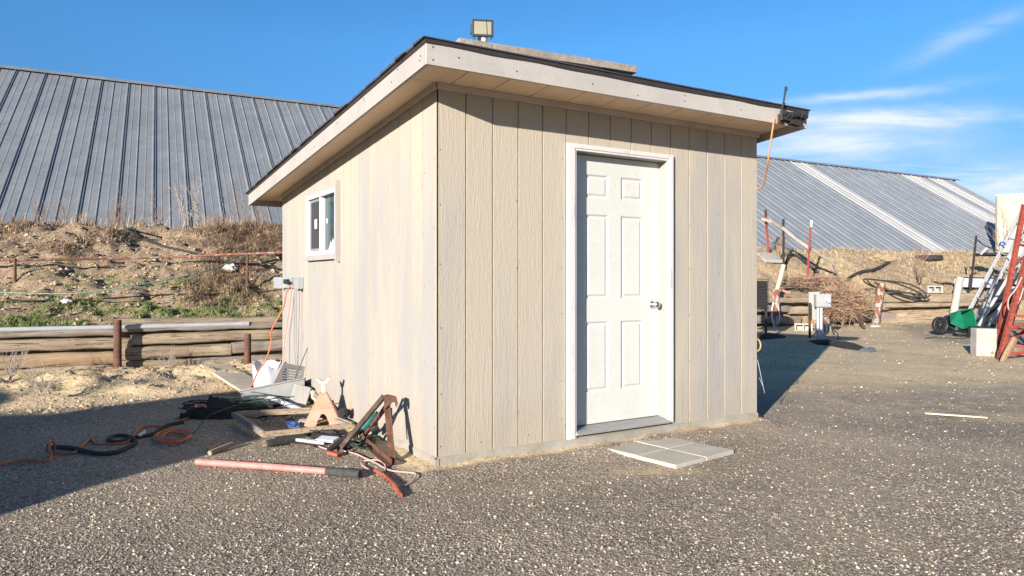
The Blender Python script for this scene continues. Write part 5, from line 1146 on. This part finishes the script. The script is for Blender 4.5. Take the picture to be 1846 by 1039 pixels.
litter([(1457,615),(1480,616),(1505,617),(1530,621),(1556,627),(1567,630),(1548,632),(1520,628),(1500,624),(1470,621)], M['darkcloth'], 'dark_sheet', 'crumpled dark sheet lying between the meter box and the grey scrap', 'sheet', .05)
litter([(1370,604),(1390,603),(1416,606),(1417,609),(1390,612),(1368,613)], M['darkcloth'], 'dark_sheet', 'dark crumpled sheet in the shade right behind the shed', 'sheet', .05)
mb = MB(); mb.tube(curve([at(1497, 575, 16.4), at(1499, 595, 16), G(1505, 605), G(1511, 613), G(1509, 600, .1), G(1500, 596, .15)], 5), .010, 6); tag(mb.build('black_wire', M['rubber']), 'thin black wire drooping from the post behind the meter box', 'wire')
# spreader
sp = thing('seed_spreader', 'green seed spreader tipped over with its black wheels on the left', 'spreader', G(1715, 603))
Yq = 16.2
def px_m(Y): return F/Y
mb = MB(); lowc = [at(1727, 590, Yq), at(1759, 590, Yq-.1), at(1760, 586, Yq+.25), at(1732, 586, Yq+.3)]; top_ = [at(1713.5, 576, Yq-.05), at(1728, 566, Yq-.3), at(1757, 556.5, Yq), at(1733, 558, Yq+.3)]
# hopper: opening faces right and towards the viewer, pointed base at lower left
O = [at(1737, 592, Yq-.25), at(1760, 588.5, Yq-.05), at(1753, 557, Yq+.15), at(1730, 561, Yq-.05)]
I = [at(1715, 583, Yq+.0), at(1728, 590, Yq+.05), at(1736, 566, Yq+.35), at(1713.5, 566, Yq+.2)]
mb.add(O+I, [(4,5,6,7),(0,1,5,4),(1,2,6,5),(2,3,7,6),(3,0,4,7)]); o = mb.build('hopper', M['greenpl'], sp, world=True); sm = o.modifiers.new('s', 'SOLIDIFY'); sm.thickness = .02
mb = MB(); 
for i in range(4): mb.bar(O[i], O[(i+1) % 4], .03, .03)
mb.build('rim', M['greenpl'], sp, world=True, bevel=.006)
def wheel(px, py, Y, rz_, r=.18):
    c = at(px, py, Y); Mx = Matrix.Translation(c) @ Matrix.Rotation(rz_, 4, 'Z') @ Matrix.Rotation(R(90), 4, 'X')
    mb = MB(); mb.lathe([(r*.80,-.045),(r*.95,-.05),(r,-.035),(r,.035),(r*.95,.05),(r*.80,.045),(r*.80,-.045)], 30, Mx); wo = mb.build('wheel', M['black'], sp, world=True)
    mb = MB(); mb.lathe([(0,-.03),(r*.22,-.03),(r*.24,0),(r*.22,.05),(0,.05)], 16, Mx)
    for k in range(9):
        t = 2*math.pi*k/9; d = Vector((math.cos(t), math.sin(t), 0)); m2 = MB(); m2.bar(d*r*.2, d*r*.84, .022, .05); m2.xf(Mx); mb.add(m2.v, m2.f)
    mb.lathe([(.0,.0),(r*.84,.0)], 24, Mx @ Matrix.Translation((0,0,-.02)))
    mb.build('spoked_hub', M['black'], wo); wo.children[0].data.transform(sp.matrix_basis.inverted())
wheel(1694.5, 586, Yq+.1, R(8)); wheel(1711, 582, Yq+.55, R(8), .175)
mb = MB(); mb.tube([at(1695, 586, Yq+.1), at(1711, 582, Yq+.55)], .02, 8); mb.tube(curve([at(1705, 586, Yq+.2), at(1722, 594, Yq-.05), at(1740, 600, Yq-.1), at(1762, 598, Yq-.1)], 4), .03, 8); mb.tube([at(1722, 600, Yq-.2), at(1745, 604, Yq-.3), at(1760, 596, Yq-.2)], .035, 8); mb.build('chassis', M['black'], sp, world=True)
mb = MB(); slab(mb, at(1738, 600, Yq-.15), .40, .20, .09, R(10), R(20), R(-10)); mb.build('gearbox', M['black'], sp, world=True, bevel=.02)
mb = MB(); mb.tube(curve([G(1667, 612, .01), G(1680, 608, .02), G(1700, 609, .01), G(1735, 610, .01), G(1755, 606, .02)], 5), .008, 6); tag(mb.build('black_wire', M['rubber']), 'thin black wire on the gravel in front of the seed spreader', 'wire')
# concrete block by the ladder
Yk = 12.0; a = G(1757, 641); b = at(1787, 592, Yk); mb = MB(); mb.box(-.16, .155, -.10, .10, 0, .455); o = mb.build('tall_block', M['block'], None, bevel=.01, origin=(0,0,0)); o.location = (at(1773, 641, Yk).x, Yk, -.005); o.rotation_euler = (0, R(.8), R(-6)); tag(o, 'tall plain concrete block standing in front of the ladder foot', 'block')
rock(1786, 643, .08, .05, 'yellow_scrap', 'small yellow scrap on the ground at the foot of the tall block', 33, 'straw', G(1790, 643, 0)); bpy.context.scene.collection.objects[-1]['category'] = 'scrap'
# beige building at the right edge
bb = thing('beige_outbuilding', 'beige metal-sided outbuilding at the right edge behind the ladder', 'building', (18.3, 27.4, 0))
Yb = 28.2; c0 = Vector((at(1798.5, 500, Yb).x, Yb, 0)); wd = Vector((.83, -.557, 0)).normalized(); wn_ = Vector((wd.y, -wd.x, 0)); hB = CH + (CY-354)/F*Yb
def wallp(mb, o0, d, L, h, nrm):
    k = int(L/.2); vs = []
    for i in range(k+1):
        for (e, g) in ((0, 0), (.02, .012), (.10, .012), (.12, 0)):
            p = o0+d*(i*.2+e)+nrm*g; vs += [p+Vector((0,0,-.1)), p+Vector((0,0,h))]
    n = len(vs)//2; mb.add(vs, [(2*i, 2*i+2, 2*i+3, 2*i+1) for i in range(n-1)])
mb = MB(); wallp(mb, c0, wd, 6.0, hB, Vector((wd.y, -wd.x, 0))); mb.build('front_wall', M['bldg'], bb, world=True)
bk_ = Vector((-wd.y, wd.x, 0)); mb = MB(); wallp(mb, c0+wd*.0, bk_, 1.6, hB, Vector((-wd.x, -wd.y, 0))); mb.build('side_wall', M['bldg'], bb, world=True)
mb = MB(); p = c0-wd*.06-bk_*.06; mb.hexa([p+Vector((0,0,hB)), p+wd*6.1+Vector((0,0,hB)), p+wd*6.1+bk_*1.7+Vector((0,0,hB)), p+bk_*1.7+Vector((0,0,hB)), p+Vector((0,0,hB+.03)), p+wd*6.1+Vector((0,0,hB+.03)), p+wd*6.1+bk_*1.7+Vector((0,0,hB+.15)), p+bk_*1.7+Vector((0,0,hB+.15))])
k = 0
while k < 40: q = p-bk_*.02+wd*(.15*k+.05)+Vector((0,0,hB+.045)); mb.bar(q, q+bk_*1.7+Vector((0,0,.13)), .06, .05); k += 1
mb.build('roof', M['roof'], bb, world=True)
mb = MB(); mb.bar(c0+Vector((0,0,-.1))-wd*.004, c0+Vector((0,0,hB-.01))-wd*.004, .10, .10, up=(1,0,0)); mb.build('corner_trim', M['bldg'], bb, world=True)
# ladder: leans right against the building
ld = thing('extension_ladder', 'aluminium extension ladder leaning to the right behind the green spreader and red trusses', 'ladder', (10.6, 17.3, 0))
La, Lb = at(1744, 566, 17.6), at(1840, 386, 17.5); Lc = at(1779, 583, 16.75)
rg = Lc-La; upd = (Lb-La); 
for (o_, nm) in ((Vector((0,0,0)), 'rail'), (rg, 'rail')):
    mb = MB(); mb.bar(La+o_-upd*(.15 if o_.length < .01 else .03), La+o_+upd*1.25, .035, .085, up=rg.cross(upd)); mb.build(nm, M['alu'], ld, world=True, bevel=.004)
for k in range(9):
    f = .02+k*.148; mb = MB(); mb.tube([La+upd*f, La+upd*f+rg], .022, 8); mb.build('rung', M['alu'], ld, world=True)
for (q0, q1, nr, lb) in ((at(1768, 580, 17.1), at(1846, 400, 17.1), 8, 'shorter aluminium ladder leaning directly behind the extension ladder'),
                         (at(1757, 576, 18.0), at(1862, 395, 18.0), 9, 'dull aluminium ladder rearmost in the leaning stack, seen between the rungs of the others')):
    ld2 = thing('aluminium_ladder', lb, 'ladder', (q0.x, q0.y, 0)); u2_ = q1-q0; rg2 = rg*.75
    for o_ in (Vector((0,0,0)), rg2):
        mb = MB(); mb.bar(q0+o_-u2_*.05, q0+o_+u2_*1.15, .03, .075, up=rg2.cross(u2_)); mb.build('rail', M['alu'], ld2, world=True)
    for k in range(nr): mb = MB(); f = .08+k*.14; mb.tube([q0+u2_*f, q0+u2_*f+rg2], .02, 8); mb.build('rung', M['alu'], ld2, world=True)
for k, (xa, ya, xb, yb, Yd, mt, lb) in enumerate(((1764, 588, 1836, 470, 15.9, 'pvc', 'pale pipe leaning among the ladders'), (1781, 588, 1840, 500, 15.2, 'conduit', 'grey pipe leaning in front of the ladders, behind the tall block'))):
    mb = MB(); mb.tube([at(xa, ya, Yd), at(xb, yb, Yd+.3)], .035, 10); tag(mb.build('leaning_pipe', M[mt]), lb, 'pipe')
mb = MB(); mb.tube(curve([at(1802, 443, 17.4), at(1804, 438, 17.3), at(1809, 437, 17.3), at(1812, 442, 17.3)], 4), .02, 7); tag(mb.build('blue_hook', M['bluecord']), 'small blue hook hanging on the ladder near the beige wall', 'hook')
o = rock(1822, 466, .2, .14, 'white_rag', 'white rag stuffed on an upper rung of the extension ladder', 44, 'whitepl', at(1822, 468, 17.0)); o['category'] = 'rag'
# dark tote and planks under the ladder
tag(slab(MB(), at(1778, 591, 15.6), .5, .5, .24, R(8), 0, 0).build('black_tote', M['black'], None, bevel=.02), 'black plastic tote behind the tall concrete block', 'tote')
bpy.context.scene.collection.objects[-1].location.z = .0
tag(slab(MB(), at(1812, 548, 16.4), .3, .5, 1.1, R(8), 0, R(20)).build('dark_machine', M['darkcloth'], None, bevel=.03), 'dark tarp-covered machine behind the ladder rungs', 'machine')
for k, (x0, y0, x1, y1, Y0_, Y1_, w_, lb) in enumerate(((1788, 640, 1810, 548, 11.9, 12.9, .12, 'brown plank leaning upright behind the tall concrete block'), (1796, 628, 1822, 560, 12.2, 12.6, .10, 'shorter brown plank leaning between the first plank and the red truss'), (1806, 655, 1829, 612, 11.0, 11.2, .10, 'short brown plank leaning against the foot of the red truss'))):
    mb = MB(); beam_mesh(mb, at(x0, y0, Y0_), at(x1, y1, Y1_), .05, w_, 70+k, seg=8); tag(mb.build('leaning_plank', M['timberwarm' if k else 'timber']), lb, 'plank', 'planks leaning by the red trusses')
def truss(pa, pb, pc, pd, lb, w_=.062, seed=0):
    t = thing('steel_truss', lb, 'truss', (pa.x, pa.y, 0), 0, 'red steel trusses leaning at the right edge')
    for (a, b) in ((pa, pb), (pc, pd)):
        mb = MB(); angle(mb, a, b, w_, .008); mb.build('chord', M['redsteel'], t, world=True)
    for k in range(7):
        f = k/7; a = pa.lerp(pb, f); b = pc.lerp(pd, min(1, f+.14)) if k % 2 == 0 else pc.lerp(pd, max(0, f-.05)); mb = MB(); angle(mb, a, b, .04, .006); mb.build('web_bar', M['redsteel'], t, world=True)
truss(G(1800, 648), at(1848, 470, 11.9), G(1880, 652), at(1925, 470, 12.2), 'nearest red steel truss leaning with its lower chord on the gravel')
truss(at(1796, 626, 12.2), at(1845, 370, 12.6), at(1862, 626, 12.4), at(1900, 370, 12.9), 'taller red steel truss standing behind the nearest one')
mb = MB(); mb.bar(G(1815, 638), G(1890, 640, .02), .10, .07); tag(mb.build('red_beam', M['redsteel']), 'short red steel beam lying on the gravel under the trusses', 'beam')
mb = MB(); mb.tube(curve([at(1842, 500, 11.7), at(1832, 520, 11.7), at(1818, 540, 11.7), at(1820, 560, 11.7), at(1836, 545, 11.7), at(1845, 520, 11.7)], 5), .012, 6); tag(mb.build('white_rope', M['paletwig']), 'pale rope looped over the red trusses', 'rope')

# ================================================================== countless small stuff
def scatter(name, mat, tris, label=None):
    v, f = tris; me = bpy.data.meshes.new(name); me.from_pydata(v, [], f); me.materials.append(mat); o = bpy.data.objects.new(name, me); C.objects.link(o)
    o['kind'] = 'stuff'; o['label'] = label; return o
def pebbles(n, seed, name, label, sampler, smin, smax, mat='peb'):
    rn = np.random.default_rng(seed); base = np.array([(1,0,0),(.3,.95,0),(-.8,.6,0),(-.8,-.6,0),(.3,-.95,0),(.15,.1,.62),(-.1,-.2,-.4)]); fb = [(0,1,5),(1,2,5),(2,3,5),(3,4,5),(4,0,5)]
    V_ = []; F_ = []
    for k in range(n):
        x, y, z = sampler(rn); s_ = smin+(smax-smin)*rn.random()**3; a = rn.random()*6.28; c, sn = math.cos(a), math.sin(a)
        q = base[:6]*(1+.35*rn.normal(size=(6, 1)).clip(-1, 1)); q = q*s_*np.array([1, rn.uniform(.6, 1), rn.uniform(.7, 1.5)]); i0 = len(V_)
        for p in q: V_.append((x+p[0]*c-p[1]*sn, y+p[0]*sn+p[1]*c, z+p[2]-s_*.05))
        F_ += [tuple(i+i0 for i in t) for t in fb]
    return scatter(name, M[mat], (V_, F_), label)
def in_shed(x, y):
    p = Vector((x, y, 0))-A0; s = p.dot(U); t = p.dot(V); return -.01 < s < SW+.01 and -.01 < t < SL+.01
def samp_yard(rn):
    while True:
        Y = 2.9*(1-rn.random()*.72)**-1.0; x = rn.uniform(-.72, .74)*Y
        if not in_shed(x, Y) and rn.random() > dirt_m(x, Y)*.85: return x, Y, ground_z(x, Y)
def samp_dirt(rn):
    while True:
        x = rn.uniform(-6.5, -1.8); y = pl(TW, x)-rn.uniform(.05, 2.3)
        if not in_shed(x, y): return x, y, ground_z(x, y)
def samp_bank(rn):
    x = rn.uniform(-10, -2) if rn.random() < .5 else rn.uniform(6, 17); f = rn.random(); p = bank_h(x, f); return p
pebbles(52000, 1, 'loose_gravel', 'loose pale and dark pebbles covering the yard', samp_yard, .003, .0105)
mS = pm('dirt_clod', (.28,.205,.125), (.46,.35,.22), 20, .95, k=1); M['clod'] = mS
pebbles(9000, 2, 'dirt_clods', 'crumbly clods of tan dirt in front of the left timbers', samp_dirt, .005, .022, 'clod')
def samp_lbank(rn): return bank_h(rn.uniform(-9.5, -2.4), rn.random())
pebbles(9000, 12, 'bank_clods', 'tan clods of dirt over the left bank', samp_lbank, .008, .05, 'clod')
def samp_right(rn):
    while True:
        x = rn.uniform(2.4, 14); y = rn.uniform(8, 19.5)
        if y < pl(TW, x)-.1 and not in_shed(x, y) and fr(x*.8, y*.8, 3) > -.15: return x, y, ground_z(x, y)
def samp_rub(rn):
    x = rn.normal(-4.15, .6); y = 7.05+rn.normal()*.2+(x+4.15)*.35; return x, y, ground_z(x, y)+.005
pebbles(170, 21, 'pale_rubble', 'pale broken chips lying in the dirt left of the cloth heap', samp_rub, .010, .040, 'clod')
def samp_big(rn):
    while True:
        Y = rn.uniform(2.8, 7.5); x = rn.uniform(-.72, .74)*Y
        if not in_shed(x, Y): return x, Y, ground_z(x, Y)
pebbles(900, 22, 'larger_stones', 'larger loose stones scattered over the gravel yard', samp_big, .006, .014)
pebbles(9000, 13, 'path_gravel', 'small stones scattered over the dirt right of the shed', samp_right, .006, .02)
pebbles(2200, 4, 'chip_stones', 'scattered pale stones over the dirt banks', samp_bank, .008, .035)
def blades(n, seed, name, mat, label, sampler, h0, h1, w_, lean=.5, bend=.5):
    rn = np.random.default_rng(seed); V_ = []; F_ = []
    for k in range(n):
        x, y, z, sc = sampler(rn); h = (h0+(h1-h0)*rn.random())*sc; a = rn.random()*6.28; l = lean*rn.random(); dx, dy = math.cos(a)*l, math.sin(a)*l; wx = w_*.5*math.cos(a+1.57+rn.normal()*.6); wy = w_*.5*math.sin(a+1.57)*.6; i0 = len(V_)
        V_ += [(x-wx, y-wy, z-.01), (x+wx, y+wy, z-.01), (x+dx*h*.5+wx*.8, y+dy*h*.5+wy*.8, z+h*.55), (x+dx*h*.5-wx*.8, y+dy*h*.5-wy*.8, z+h*.55), (x+dx*h*(1+bend*.5), y+dy*h*(1+bend*.5), z+h*(1-l*.4))]
        F_ += [(i0, i0+1, i0+2, i0+3), (i0+3, i0+2, i0+4)]
    return scatter(name, mat, (V_, F_), label)
def samp_green(rn):
    while True:
        x = rn.uniform(-7.6, -2.6); f = rn.random()**1.4*.75; g = fr(x*1.1, f*7, 3, 1.6, 3)*.8 + .50 - f*1.25 + .16*sst(-5.5, -3.5, x); y_ = f
        if .27 < f < .36: g -= .12
        if rn.random() < g*1.5:
            p = bank_h(x, f); return p[0], p[1], p[2], .6+.7*max(0, min(1, g))
blades(44000, 5, 'green_grass', M['grass'], 'short green grass low on the left bank', samp_green, .015, .055, .008, 1.0)
def samp_brush(rn):
    while True:
        x = rn.uniform(-10.5, -2.6); f = rn.random()*1.02; p = bank_h(x, f)
        if rn.random() < (brush_m(p[0], p[1])-.32)*1.6: return p[0], p[1], p[2], 1
blades(42000, 6, 'dry_brush', M['dry'], 'matted brown dry weeds on the left bank', samp_brush, .03, .12, .008, 2.6, .8)
def samp_straw(rn):
    while True:
        x = rn.uniform(5.5, 18.5); f = rn.random(); p = bank_h(x, f)
        if rn.random() < (straw_m(p[0], p[1])-.38 + .35*sst(9, 12, x))*1.3: return p[0], p[1], p[2], 1
blades(9000, 7, 'dry_straw', M['straw'], 'pale dry straw grass on the right bank', samp_straw, .05, .17, .012, 2.6, .8)
def samp_crest(rn):
    while True:
        x = rn.uniform(-10.5, -3.8); f = .92+.12*rn.random(); p = bank_h(x, f)
        if rn.random() < .35+.9*fr(x, 0, 11, 1.7): return p[0], p[1], p[2], rn.uniform(.4, 1.1)
blades(1300, 8, 'crest_weeds', M['dry'], 'thin dry weed stalks along the left crest', samp_crest, .12, .42, .009, .7, .3)
def samp_crest2(rn):
    x = rn.uniform(6, 20); f = .95+.08*rn.random(); p = bank_h(x, f); return p[0], p[1], p[2], rn.uniform(.2, 1)*(1.4 if rn.random() < .1 else .8)
blades(700, 9, 'crest_weeds', M['dry'], 'thin dry weed stalks along the right crest', samp_crest2, .08, .35, .012, .7, .3)
for k, (px, h, lb) in enumerate(((72, .42, 'leafless weed at the far left of the crest'), (115, .38, 'leafless weed left of centre on the left crest'), (205, .55, 'tall leafless weed near the black hose on the crest'), (225, .5, 'bushy leafless weed right of the black hose top'), (285, .62, 'tall leafless weed left of the bleached shrubs'), (435, .85, 'tall thin weed near the shed corner on the crest'), (470, .5, 'low weed nearest the shed corner on the crest'))):
    shrub(crest_pt(px), h, 100+k, M['twig'], 'dry_weed', lb, 'weed', 4, .6, .0055, 'dry weeds on the left crest')
def samp_yardgreen(rn):
    while True:
        px, py = rn.uniform(0, 1846), rn.uniform(720, 1039); p = G(px, py)
        if not in_shed(p.x, p.y) and fr(p.x*2, p.y*2, 5, 1, 2) > .42: return p.x, p.y, 0.0, 1
blades(260, 10, 'moss_specks', M['grass'], 'tiny green weed specks in the gravel', samp_yardgreen, .006, .014, .006, 1.2)
# tiny shrubby weeds by the right path
# ------------------------------------------------------------------ unseen block added behind the viewer to throw the long shade on the left
n_ = Vector((math.sin(R(SUN_AZ)), math.cos(R(SUN_AZ)), 0)); m_ = Vector((n_.y, -n_.x, 0)); te = math.tan(R(SUN_EL)); cc = -4.0
SHP = [(-2.72,3.9), (-2.43,4.56), (-2.20,5.10), (-2.02,5.6), (-1.86,6.2), (-1.90,6.9), (-2.35,7.6), (-3.05,8.22), (-3.40,7.95), (-3.83,7.40), (-4.05,7.1), (-4.15,6.8), (-4.6,6.75), (-5.0,6.7)]
poly = [(-4.1, -.1)]
for (x, y) in SHP:
    p = Vector((x, y, 0)); poly.append((p.dot(m_), (p.dot(n_)-cc)*te))
poly += [(-7.95, 2.1), (-9.5, 2.2), (-9.5, -.1)]
poly[1] = (poly[1][0]+.02, poly[1][1])
caster = thing('shade_caster', 'unseen block added behind the viewer on the left, outlined to throw the shade', 'shade caster', (n_*cc + m_*(-6.5)))
mb = MB(); a = [n_*cc + m_*x + Vector((0,0,z)) for x, z in poly]; b = [p-n_*2.2 for p in a]; k = len(a)
mb.add(a+b, [tuple(range(k)), tuple(range(2*k-1, k-1, -1))] + [(i, i+k, (i+1) % k+k, (i+1) % k) for i in range(k)]); mb.build('caster_block', M['tarp'], caster, world=True)
